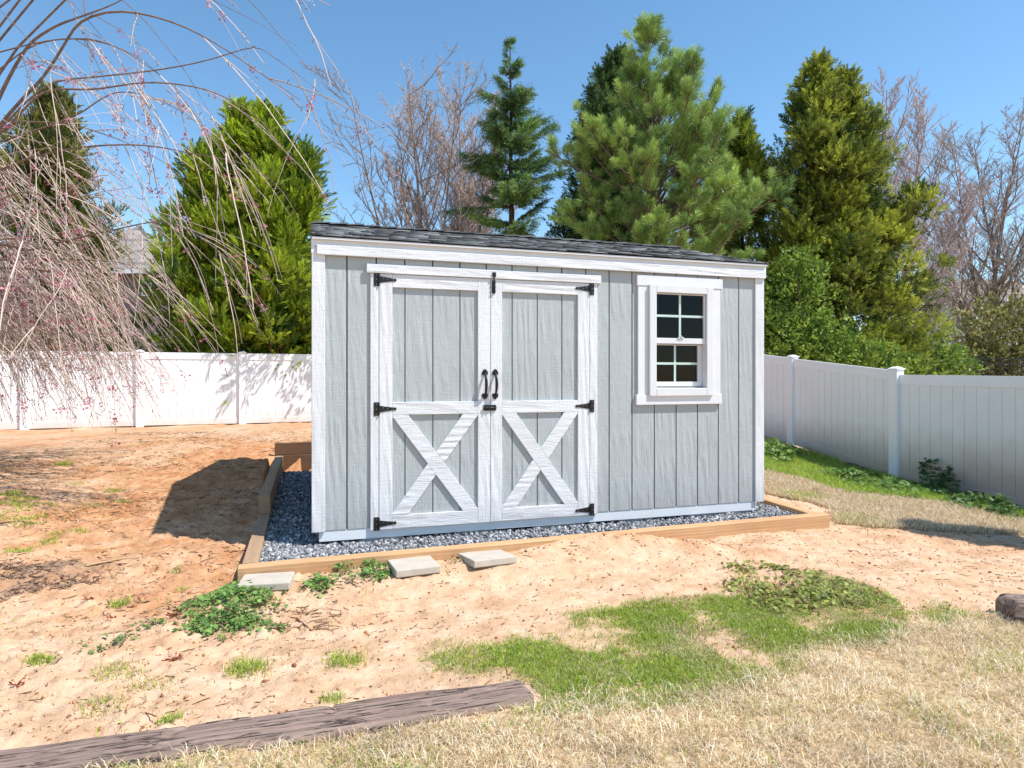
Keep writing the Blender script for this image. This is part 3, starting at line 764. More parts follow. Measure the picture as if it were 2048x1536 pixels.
# ------------------------------------------------------------------ vinyl fences
def fence_run(name, posts, label, tops, bots, flip):
    """posts: list of (x,y); tops / bots heights at each post"""
    root = empty(name, (posts[0][0], posts[0][1], 0)); tag(root, label, 'fence')
    o = np.array(posts[0])
    for i, (x, y) in enumerate(posts):
        j = min(i, len(posts) - 2); d = np.array(posts[j + 1]) - np.array(posts[j]); an = math.atan2(d[1], d[0])
        R_ = Matrix.Translation((x - o[0], y - o[1], 0)) @ Matrix.Rotation(an, 4, 'Z')
        b = BM(); h = .0655; t_ = max(tops[i][0], tops[i][1]) + .006
        b.box(-h, h, -h, h, bots[i] - .3, t_, R_)
        b.box(-h - .014, h + .014, -h - .014, h + .014, t_ + .0005, t_ + .016, R_)
        vs = b.box(-h - .006, h + .006, -h - .006, h + .006, t_ + .0165, t_ + .042, R_)
        for v in vs:
            if v.co.z > t_ + .03:
                c = Vector((x - o[0], y - o[1], v.co.z)); v.co = c + (v.co - c) * .35
        b.obj('post', MAT['fence'], root, .003, 2)
    for i in range(len(posts) - 1):
        p, q = np.array(posts[i]), np.array(posts[i + 1]); L = np.linalg.norm(q - p); an = math.atan2(*(q - p)[::-1])
        R_ = Matrix.Translation((p[0] - o[0], p[1] - o[1], 0)) @ Matrix.Rotation(an, 4, 'Z')
        t0, t1 = tops[i][1], tops[i + 1][0]; b0, b1 = bots[i] + .03, bots[i + 1] + .03
        a0, a1 = .062, L - .062
        f = lambda x, u, v: u + (v - u) * (x - a0) / (a1 - a0)
        def slab(bm_, x0, x1, lo0, lo1, hi0, hi1, hw):
            pts = [(x0, lo0), (x1, lo1), (x1, hi1), (x0, hi0)]
            for v in bm_.prism(pts, -hw, hw): v.co = R_ @ v.co
        b = BM(); n_ = max(4, int(round((a1 - a0) / .152))); w_ = (a1 - a0) / n_
        for k in range(n_):
            x0, x1 = a0 + k * w_ + .0042, a0 + (k + 1) * w_ - .0042
            slab(b, x0, x1, f(x0, b0 + .05, b1 + .05), f(x1, b0 + .05, b1 + .05), f(x0, t0 - .05, t1 - .05), f(x1, t0 - .05, t1 - .05), .011)
        slab(b, a0, a1, b0 + .06, b1 + .06, t0 - .06, t1 - .06, .004)
        b.obj('panel', MAT['fence_panel'], root, .0015, 1)
        b = BM(); slab(b, a0 - .002, a1 + .002, t0 - .135, t1 - .135, t0, t1, .022); b.obj('top_rail', MAT['fence'], root, .003, 2)
        b = BM(); slab(b, a0 - .002, a1 + .002, b0, b1, b0 + .125, b1 + .125, .022); b.obj('bottom_rail', MAT['fence_panel'], root, .003, 2)
    return root
# left/back run: top at z 1.76, seen nearly level
def back_post(px, Y): return (X_at(px, Y), Y)
LP = []
p0 = np.array(back_post(50, 12.0)); p1 = np.array(back_post(485, 13.45)); dv = (p1 - p0) / 2.0
for k in range(-4, 6): LP.append(tuple(p0 + dv * k))
tops = [(Z_at(704, y) if False else 1.745, 1.745) for x, y in LP]
bots = [float(gz0(x, y)) - .01 for x, y in LP]
fence_run('vinyl_fence', LP, 'white vinyl privacy fence running along the back behind the clay yard', tops, bots, 1)
RP = [(4.15, 13.3), (4.80, 10.95), (5.27, 8.78), (6.02, 6.55), (6.75, 4.3), (7.4, 2.1)]
rt_ = [(1.95, 1.85), (1.58, 1.56), (1.345, 1.28), (1.25, 1.25), (1.2, 1.2), (1.2, 1.2)]
rb_ = [.30, .07, -.20, -.33, -.39, -.40]
fence_run('vinyl_fence', RP, 'white vinyl fence stepping down the slope at the right of the shed', rt_, rb_, 1)

# ------------------------------------------------------------------ foliage templates
def leaf_quad(l, w, fold=.0):
    """a pointed leaf along +Z"""
    return np.array([(0, 0, 0), (-w / 2, fold, l * .45), (0, 0, l), (w / 2, fold, l * .45)])
def spray_template(n, l_leaf, w_leaf, l_stem, spread, g, curve=.0):
    """a shoot along +Z with narrow leaves set round it"""
    V, Q, T = [], [], []
    for i in range(n):
        t = (i + .5) / n; th = i * 2.4 + g.uniform(-.3, .3); sp = spread * (1.15 - .7 * t) * g.uniform(.7, 1.2)
        d = np.array([math.sin(sp) * math.cos(th), math.sin(sp) * math.sin(th), math.cos(sp)])
        base = np.array([0, 0, l_stem * t]); l = l_leaf * (1.1 - .45 * t) * g.uniform(.8, 1.15)
        R_ = frames(d[None], np.array([g.uniform(0, 6.28)]))[0]
        lv = leaf_quad(l, w_leaf) @ R_.T + base
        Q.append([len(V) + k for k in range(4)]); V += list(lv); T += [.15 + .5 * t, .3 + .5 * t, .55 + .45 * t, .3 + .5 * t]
    return np.array(V), np.array(Q), np.array(T)

LEAF = attr_mat('leaf', .55, .34, spec=.35)
NEEDLE = attr_mat('needle', .5, .18, spec=.4)
BARK = attr_mat('bark', .9, 0, .8, 40, .15, .4, 22)
TWIG = attr_mat('twig_bark', .85, 0, 0, 40, .2)
PETAL = attr_mat('petal', .6, .35, spec=.2)
GRASS = attr_mat('grass_blade', .6, .3, spec=.25)

def tree_root(name, x, y, label, cat='tree', group=None):
    r = empty(name, (x, y, float(gz(x, y)[0]) - .03)); return tag(r, label, cat, group)

def conifer(name, label, x, y, H, prof, seed, kind, dark, tip, nb, sprays, leaders=((0, 0, 1.0),), keep=None, group=None, elev=(.15, .75), sag=.0, upc=.7, bark=(.10, .065, .045), sp=None, scale=1.0, puff=.24, puffs=3, lean=.45, z0=.02, flat=False, extra=()):
    """evergreen: trunk with leaders, boughs by height, and leafy shoots gathered in puffs (or flat layers) on the boughs"""
    g = np.random.default_rng(seed); root = tree_root(name, x, y, label, 'tree', group)
    wood = Acc(); fol = Acc(); o = np.array([x, y, root.location.z])
    ps = np.array(prof); Rm = ps[:, 1].max()
    for li, (lx, ly, hs) in enumerate(leaders):
        k = 12; t = np.linspace(0, 1, k); pts = np.stack([lx * np.minimum(1, t * 3), ly * np.minimum(1, t * 3), t * H * hs], 1)
        pts[:, :2] += np.cumsum(g.normal(0, .02 * H / 8, (k, 2)), 0)
        tubes(wood, pts[None], (H * .014 * (1 - t * .93) * hs)[None], 7, bark)
        n = int(nb * hs); tb = g.uniform(z0, .995, n) ** .92; az = np.arange(n) * 2.39996 + g.uniform(0, .7, n)
        R_ = np.interp(tb * hs, ps[:, 0], ps[:, 1]) * g.uniform(.62, 1.2, n)
        el = elev[0] + (elev[1] - elev[0]) * tb + g.normal(0, .12, n)
        if li == 0 and len(extra):
            ex = np.array(extra); tb = np.r_[tb, ex[:, 0]]; az = np.r_[az, ex[:, 1]]; R_ = np.r_[R_, ex[:, 2]]; el = np.r_[el, ex[:, 3]]; n += len(ex)
        S = np.stack([np.interp(tb, t, pts[:, i]) for i in range(3)], 1)
        D = np.stack([np.cos(az) * np.cos(el), np.sin(az) * np.cos(el), np.sin(el)], 1)
        Pb = grow(S, D, np.maximum(R_, .05) * 1.12, 10, upc, .1, None, sag, g)
        tubes(wood, Pb, (np.maximum(R_, .1) * .014 + .004)[:, None] * np.linspace(1, .25, 10)[None], 4, bark)
        size = .35 + .65 * np.minimum(1, R_ / (.55 * Rm))
        per = np.maximum(4, sprays * size ** (1.0 if flat else 1.6)).astype(int)
        bi = np.repeat(np.arange(n), per); m = len(bi)
        if flat:
            tt = g.uniform(.08, 1.0, m) ** .85; pos, tan = along(Pb[bi], tt)
            side = norm(np.cross(tan, np.array([0, 0, 1.]))) * g.choice([-1, 1], m)[:, None]
            w = (.10 + .26 * R_[bi] / Rm) * (1.15 - tt) * g.uniform(.0, 1, m)
            pos = pos + side * w[:, None] + np.stack([0 * w, 0 * w, -.22 * w + g.normal(0, .02, m)], 1)
            D2 = norm(tan * .75 + side * .55 + np.array([0, 0, lean]) + g.normal(0, .2, (m, 3)))
            vb = np.zeros(m)
        else:
            cc = g.integers(0, puffs, m); tc = np.array([1.0, .72, .46, .25])[:puffs]
            jit = g.normal(0, .10, (n, puffs)); pos, tan = along(Pb[bi], np.clip(tc[cc] + jit[bi, cc], .12, 1))
            sh = g.normal(0, .35, (n, puffs, 3)); pos = pos + sh[bi, cc] * (puff * size[bi])[:, None]
            u = norm(g.normal(0, 1, (m, 3)) + tan * .45 + np.array([0, 0, .35])); rr = g.uniform(.25, 1, m) ** .5
            pos = pos + u * (rr * puff * size[bi])[:, None] * np.array([1, 1, 1.15])
            D2 = norm(u * .95 + tan * .35 + np.array([0, 0, lean]) + g.normal(0, .16, (m, 3)))
            vb = (g.normal(0, .22, (n, puffs)))[bi, cc]
        if keep is not None:
            kk = keep(pos + o); pos, D2, bi, vb = pos[kk], D2[kk], bi[kk], vb[kk]; m = len(pos)
        tv, tq, tm = sp
        bright = np.clip(.5 + vb + .18 * g.normal(0, 1, n)[bi] + .16 * g.normal(0, 1, m), 0, 1)[:, None]
        col = np.array(dark) * (1 - bright) + np.array(tip) * bright
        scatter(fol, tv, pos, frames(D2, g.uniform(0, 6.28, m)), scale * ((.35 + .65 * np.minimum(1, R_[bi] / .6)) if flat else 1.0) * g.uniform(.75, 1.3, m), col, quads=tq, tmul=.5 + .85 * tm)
    wood.obj('trunk', BARK, root, True); fol.obj('crown', kind, root)
    return root

g0 = np.random.default_rng(21)
SP_CRY = spray_template(14, .125, .021, .24, .50, g0)
SP_CED = spray_template(14, .085, .020, .17, .80, g0)
SP_PINE = spray_template(34, .19, .0135, .12, .95, g0)
SP_HEM = spray_template(16, .055, .016, .24, 1.0, g0)

def above_fence(q):
    """boughs stay on their own side of the white fences, except above the top rail"""
    d = p1 - p0; s = ((q[:, 0] - p0[0]) * (-d[1]) + (q[:, 1] - p0[1]) * d[0]) / np.linalg.norm(d)
    return (s > .10) | (q[:, 2] > 1.92)
G_T = 'evergreens beyond the fence'
Y = 15.2
conifer('cypress_tree', 'brownish green cypress behind the weeping cherry at far left', X_at(105, Y), Y, Z_at(215, Y), [(0, 1.6), (.3, 1.6), (.6, 1.15), (.85, .5), (1, .08)], 101, LEAF,
        (.045, .065, .016), (.32, .32, .07), 150, 66, sp=SP_CRY, keep=above_fence, group=G_T, scale=1.1, puff=.24)
Y = 14.75
conifer('cypress_tree', 'glossy yellow green cypress between the cherry and the shed', X_at(502, Y), Y, Z_at(240, Y), [(0, 1.5), (.25, 1.55), (.55, 1.08), (.8, .55), (.93, .26), (1, .06)], 102, LEAF,
        (.034, .090, .012), (.46, .56, .035), 125, 78, leaders=((-.30, 0, 1.0), (.42, .1, .975), (.85, -.1, .80), (-.75, -.1, .78)), sp=SP_CRY, keep=above_fence, group=G_T, scale=1.1, puff=.22, upc=.9)
Y = 17.0
conifer('cedar_tree', 'slender blue green cedar with level drooping boughs above the shed roof', X_at(1027, Y), Y, Z_at(92, Y), [(0, 1.5), (.45, 1.25), (.6, .95), (.75, .70), (.9, .26), (1, .03)], 103, NEEDLE,
        (.016, .062, .028), (.27, .42, .10), 125, 165, sp=SP_HEM, elev=(.12, .65), upc=.12, sag=.2, lean=-.30, flat=True, group=G_T,
        extra=((.55, PI - .15, 1.55, -.05), (.60, .15, 1.30, .35), (.70, -.2, 1.15, .42), (.63, PI + .2, 1.2, .25), (.74, .3, .95, .5), (.82, PI, .75, .4)))
Y = 17.5
conifer('cypress_tree', 'dark green cypress close behind the tall pine at its left', X_at(1215, Y), Y, Z_at(135, Y), [(0, 1.75), (.3, 1.65), (.6, 1.15), (.85, .6), (1, .1)], 104, LEAF,
        (.014, .045, .017), (.13, .21, .055), 165, 64, sp=SP_CED, leaders=((-.15, 0, .95), (.15, 0, 1.0)), group=G_T, scale=1.25, puff=.22, lean=.25)
Y = 16.2
conifer('cypress_tree', 'yellow green cypress between the pine and the large twin cypress', X_at(1478, Y), Y, Z_at(262, Y), [(0, 1.25), (.3, 1.3), (.6, .95), (.85, .5), (1, .1)], 105, LEAF,
        (.050, .100, .018), (.44, .50, .06), 125, 70, sp=SP_CED, group=G_T, scale=1.25, puff=.25, lean=.3)
Y = 15.2
conifer('cypress_tree', 'large olive green cypress with two tops right of the shed', X_at(1655, Y), Y, Z_at(150, Y), [(0, 1.5), (.2, 1.6), (.4, 1.32), (.65, .95), (.85, .5), (1, .10)], 106, LEAF,
        (.026, .060, .014), (.46, .50, .065), 105, 84, leaders=((-.35, 0, 1.0), (.42, .1, .97), (1.0, .1, .52)), sp=SP_CED, group=G_T, puff=.30, scale=1.3, lean=.3)

# ---- pine with long pale needles
def pine(x, y, H, seed):
    g = np.random.default_rng(seed); root = tree_root('pine_tree', x, y, 'tall pine with long pale green needles rising behind the shed roof', 'tree', G_T)
    wood, fol = Acc(), Acc(); k = 14; t = np.linspace(0, 1, k)
    pts = np.stack([.10 * np.sin(t * 3), 0 * t, t * H], 1); tubes(wood, pts[None], (.11 * (1 - .9 * t))[None], 8, (.25, .17, .12))
    n = 96; tb = g.uniform(.12, .97, n); az = np.arange(n) * 2.39996
    L = np.interp(tb, [0, .25, .5, .7, .85, 1], [2.7, 2.7, 2.3, 1.7, 1.05, .35]) * g.uniform(.7, 1.15, n)
    # fuller to the right, open at the left of the upper trunk
    right = np.cos(az); L *= np.where((right < -.2) & (tb > .62), .62, 1.0) * np.where((right > .3) & (tb < .55), 1.2, 1.0)
    el = .45 + .45 * tb + g.normal(0, .12, n)
    S = np.stack([np.interp(tb, t, pts[:, i]) for i in range(3)], 1)
    D = np.stack([np.cos(az) * np.cos(el), np.sin(az) * np.cos(el), np.sin(el)], 1)
    ne = 11; S = np.vstack([S, np.stack([np.full(ne, .05), np.zeros(ne), H * np.linspace(.40, .60, ne)], 1)]); az2 = np.array([.1, -.5, .4, -.2, .2, -.7, 0, -.35, .5, 2.9, -2.8]); e2 = g.uniform(.1, .5, ne)
    D = np.vstack([D, np.stack([np.cos(az2) * np.cos(e2), np.sin(az2) * np.cos(e2), np.sin(e2)], 1)]); L = np.r_[L, g.uniform(1.9, 2.9, ne)]; n += ne
    # one strong side leader
    S = np.vstack([S, [[.05, 0, H * .42]]]); D = np.vstack([D, [[.62, -.1, .85]]]); L = np.r_[L, H * .47]; n += 1
    Pb = grow(S, D, L, 9, .35, .12, None, 0, g); tubes(wood, Pb, (.010 + .011 * L)[:, None] * np.linspace(1, .25, 9)[None], 5, (.25, .17, .12))
    # side shoots
    per = np.maximum(6, (L * 8.5)).astype(int); bi = np.repeat(np.arange(n), per); m = len(bi); tt = g.uniform(.3, 1, m) ** .75
    ps_, tn = along(Pb[bi], tt); D2 = norm(tn * .8 + g.normal(0, .62, (m, 3)) + np.array([0, 0, .3])); L2 = g.uniform(.25, .65, m) * (1.2 - .6 * tt)
    Pc = grow(ps_, D2, L2, 5, .5, .1, None, 0, g); tubes(wood, Pc, np.full((m, 1), .008) * np.linspace(1, .5, 5)[None], 3, (.20, .14, .085))
    allP, allD, br = [], [], []
    for f in (.62, .8, 1.0):
        q, d = along(Pc, np.full(m, f)); allP.append(q); allD.append(d); br.append(bi)
    q = np.concatenate(allP); d = np.concatenate(allD); br = np.concatenate(br); mm = len(q)
    tv, tq, tm = SP_PINE
    bright = np.clip(.5 + .22 * g.normal(0, 1, n)[br] + .15 * g.normal(0, 1, mm), 0, 1)[:, None]
    col = np.array((.10, .20, .045)) * (1 - bright) + np.array((.54, .70, .18)) * bright
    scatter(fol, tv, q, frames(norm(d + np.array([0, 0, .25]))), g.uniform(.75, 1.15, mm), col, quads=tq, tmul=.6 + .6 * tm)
    wood.obj('trunk', BARK, root, True); fol.obj('crown', NEEDLE, root)
Y = 14.6
pine(X_at(1292, Y), Y, Z_at(105, Y), 55)

# ---- broadleaf shrubs
LQ = np.vstack([leaf_quad(.062, .036, .006)])
def shrub(name, label, x, y, lobes, seed, dark, tip, n_per=900, leaf=1.0, stems=7, group=None, cat='shrub', mat=None):
    """lobes: (dx,dy,z,rx,ry,rz) leafy masses; leaves sit in small rosettes spread through them"""
    g = np.random.default_rng(seed); root = tree_root(name, x, y, label, cat, group); wood, fol = Acc(), Acc()
    for (dx, dy, z, rx, ry, rz) in lobes:
        c = np.array([dx, dy, z]); n = n_per
        u = norm(g.normal(0, 1, (n // 6, 3))); r = g.uniform(.45, 1.0, n // 6) ** .6
        lump = 1 + .28 * np.sin(u[:, 0] * 7 + seed) * np.sin(u[:, 2] * 6 + 1.3 * seed) + .12 * g.normal(0, 1, n // 6)
        cen = c + u * (r * lump)[:, None] * np.array([rx, ry, rz])
        S = np.tile(np.array([[dx * .5, dy * .5, 0.05]]), (stems, 1)) + g.normal(0, .08, (stems, 3)) * np.array([1, 1, 0])
        tgt = cen[g.integers(0, len(cen), stems)]; Pb = grow(S, tgt - S + np.array([0, 0, .3]), np.linalg.norm(tgt - S, axis=1) * 1.02, 7, 0, .12, None, 0, g)
        tubes(wood, Pb, np.full((stems, 1), .016) * np.linspace(1, .3, 7)[None], 4, (.12, .085, .06))
        k = 6; pos = np.repeat(cen, k, 0) + g.normal(0, .028 * leaf, (len(cen) * k, 3)); ou = np.repeat(u, k, 0)
        D = norm(ou * .7 + np.array([0, 0, .35]) + g.normal(0, .6, (len(pos), 3)))
        b_ = np.clip(.5 + .25 * np.repeat(g.normal(0, 1, len(cen)), k) + .15 * g.normal(0, 1, len(pos)), 0, 1)[:, None]
        col = np.array(dark) * (1 - b_) + np.array(tip) * b_
        scatter(fol, LQ, pos, frames(D, g.uniform(0, 6.28, len(pos))), leaf * g.uniform(.7, 1.3, len(pos)), col, quads=np.array([[0, 1, 2, 3]]))
    wood.obj('stem', BARK, root, True); fol.obj('foliage', mat or LEAF, root)
    return root
G_S = 'shrubs beyond the right hand fence'
Y = 13.2
shrub('holly_shrub', 'glossy bright green holly just right of the shed corner', X_at(1590, Y), Y, [(0, 0, 2.55, .75, .7, .95), (-.35, -.2, 1.7, .6, .6, .8), (.4, -.2, 1.65, .75, .6, .75), (.15, .1, 3.2, .5, .5, .55), (-.65, .1, 2.3, .4, .4, .6)], 201, (.045, .11, .018), (.36, .48, .07), 2000, 1.5, group=G_S)
Y = 12.6
shrub('holly_shrub', 'low green holly over the sloping fence beside the twin cypress', X_at(1725, Y), Y, [(0, 0, 1.45, .8, .55, .65), (.75, .15, 1.25, .6, .5, .6), (-.5, .2, 1.55, .55, .5, .55)], 202, (.045, .11, .018), (.36, .47, .07), 2000, 1.4, group=G_S)
Y = 15.0
shrub('laurel_shrub', 'deep green laurel at the left end of the black metal fence', X_at(1850, Y), Y, [(0, 0, 1.55, .7, .5, .75), (.7, .2, 1.35, .6, .5, .5), (-.5, 0, 1.4, .5, .5, .6)], 203, (.05, .11, .02), (.34, .45, .08), 1700, 1.6, group=G_S)
Y = 20.0
shrub('olive_shrub', 'tall olive brown shrub behind the black metal fence at far right', X_at(2005, Y), Y, [(0, 0, 2.6, 1.2, .9, 1.1), (1.1, 0, 2.7, 1.1, .9, 1.2), (-.7, 0, 1.6, 1.0, .8, .8), (.6, -.3, 1.4, 1.4, .8, .8), (2.2, 0, 2.2, 1.2, .9, 1.3)], 204, (.09, .11, .035), (.44, .40, .14), 2200, 2.0, group=G_S)
Y = 21.5
shrub('willow_shrub', 'pale grey green feathery shrub beneath the bare trees', X_at(1850, Y), Y, [(0, 0, 3.2, 1.0, .8, 1.5), (.9, 0, 2.0, 1.3, .8, 1.2), (-.6, 0, 2.2, 1.0, .8, 1.4)], 205, (.22, .25, .12), (.52, .54, .32), 1500, 1.7, group=G_S)
Y = 14.9
shrub('laurel_shrub', 'dark evergreen shrub low behind the back fence beside the shed', X_at(660, Y), Y, [(0, -.6, 2.5, .8, .8, .6), (1.2, .2, 1.6, .9, .7, .9), (.6, -.9, 2.6, .6, .7, .5), (-1.0, 0, 1.3, .8, .6, .8)], 206, (.03, .06, .012), (.13, .17, .035), 1300, 1.1)
Y = 16.6
shrub('laurel_shrub', 'dark evergreen shrub behind the back fence under the weeping cherry', X_at(215, Y), Y, [(0, 0, 1.4, 1.2, .7, .9), (1.3, .2, 1.3, .9, .7, .8), (-1.4, 0, 1.5, 1.1, .6, .9)], 207, (.03, .055, .012), (.13, .15, .035), 1300, 1.1)

# ---- bare deciduous trees
def bare_tree(name, label, x, y, H, seed, stems, bark, bud, spread=.5, counts=(9, 9, 8), twig_col=None, budn=0, L1=.55, upk=.55, tw=.0055, wob=.22, first=.18, group='bare trees beyond the fence'):
    g = np.random.default_rng(seed); root = tree_root(name, x, y, label, 'tree', group); wood, tw_ = Acc(), Acc(); buds = Acc()
    twig_col = twig_col or bark
    S = np.array([[a[0] * .12, a[1] * .12, 0] for a in stems]); D = np.array([[a[0], a[1], 1.0] for a in stems]); L = np.array([H * a[2] for a in stems])
    P0 = grow(S, D, L, 14, .35, .10, None, 0, g); r0 = H * .011
    tubes(wood, P0, np.array([a[3] for a in stems])[:, None] * r0 * np.linspace(1, .12, 14)[None], 7, bark)
    cur, cl, cr = P0, L, np.array([a[3] for a in stems]) * r0
    for lev, c in enumerate(counts):
        M = len(cur); bi = np.repeat(np.arange(M), c); m = len(bi)
        tt = np.clip((np.tile(np.arange(c), M) + g.uniform(0, 1, m)) / c, .02, .98); tt = (first if lev == 0 else .1) + tt * (1 - (first if lev == 0 else .1)) * .98
        s, tn = along(cur[bi], tt); az = g.uniform(0, 2 * PI, m); sid = np.stack([np.cos(az), np.sin(az), g.normal(0, .2, m)], 1)
        d = norm(tn * (1.0 - .25 * (spread - .5)) + sid * spread * (1.0 if lev == 0 else 1.25) * g.uniform(.5, 1.35, m)[:, None])
        Lc = cl[bi] * (L1 if lev == 0 else (.58 if lev == 1 else .5)) * g.uniform(.5, 1.1, m) * (1.08 - .72 * tt)
        rr = np.maximum(cr[bi] * (1 - .8 * tt) * (.55 if lev == 0 else .5), tw)
        k = 9 if lev == 0 else 6
        Pc = grow(s, d, Lc, k, upk if lev == 0 else upk * .75, wob, None, 0, g)
        if lev > 0: rr = np.maximum(rr, tw * (1.25 if lev == 1 else 1.0))
        else: rr = np.maximum(rr, tw * 1.5)
        tubes(wood if lev == 0 else tw_, Pc, rr[:, None] * np.linspace(1, .35, k)[None], 5 if lev == 0 else 3, bark if lev == 0 else twig_col)
        cur, cl, cr = Pc, Lc, rr
    wood.obj('trunk', BARK, root, True); tw_.obj('crown', TWIG, root)
    if budn:
        bi = g.integers(0, len(cur), budn); q, d = along(cur[bi], g.uniform(.3, 1, budn)); 
        scatter(buds, ICO_V, q, frames(d), np.stack([g.uniform(.006, .010, budn)] * 2 + [g.uniform(.009, .017, budn)], 1), np.array(bud) * g.uniform(.6, 1.3, (budn, 1)), tris=ICO_F)
        buds.obj('buds', TWIG, root)
Y = 19.0
bare_tree('maple_tree', 'bare red budded maple behind the middle of the back fence', X_at(905, Y), Y, Z_at(215, Y), 301, [(-.10, 0, 1.0, .8), (.05, .05, 1.0, .8), (.16, 0, .95, .7), (-.28, .05, .8, .6), (.26, -.05, .86, .6)],
          (.42, .31, .25), (.46, .24, .24), .8, (28, 11, 12), (.54, .44, .40), 4200, .40, .9, .0088, first=.3)
Y = 16.8
bare_tree('ash_tree', 'open bare tree with dark twigs left of the slender cedar', X_at(838, Y), Y, Z_at(165, Y), 302, [(-.03, 0, .98, .8), (-.20, 0, .98, .6), (.12, 0, .95, .6)],
          (.28, .21, .17), (.2, .1, .1), .9, (11, 8, 5), (.32, .25, .23), 0, .50, .45, .0085, .34, .4)
Y = 21.0
bare_tree('maple_tree', 'bare red budded maple right of the twin topped cypress', X_at(1765, Y), Y, Z_at(165, Y), 303, [(.05, 0, 1.0, .8), (.20, .05, .9, .7), (-.05, 0, .95, .6), (.42, 0, .72, .6)],
          (.40, .30, .26), (.46, .24, .24), .8, (26, 11, 12), (.52, .42, .40), 4200, .42, .9, .0092, first=.3)
Y = 24.0
bare_tree('oak_tree', 'dark bare tree with upright limbs at the far right', X_at(1985, Y), Y, Z_at(250, Y), 304, [(0, 0, 1.0, 1.0), (.20, .1, .98, .8), (-.16, 0, .95, .7), (-.32, .1, .9, .6), (.42, 0, .95, .8)],
          (.26, .20, .165), (.42, .2, .18), .85, (22, 10, 9), (.38, .31, .275), 500, .48, .5, .0100, .28)
Y = 27.0
bare_tree('oak_tree', 'low tangled bare tree in front of the far house', X_at(1900, Y), Y, Z_at(540, Y), 305, [(0, 0, .9, 1.0), (.45, .1, .9, .8), (-.45, 0, .9, .8), (.9, .1, .9, .6), (-.9, 0, .8, .6)],
          (.22, .17, .15), (.3, .2, .2), .8, (10, 8, 7), (.50, .42, .38), 0, .5, .1, .008, .4)

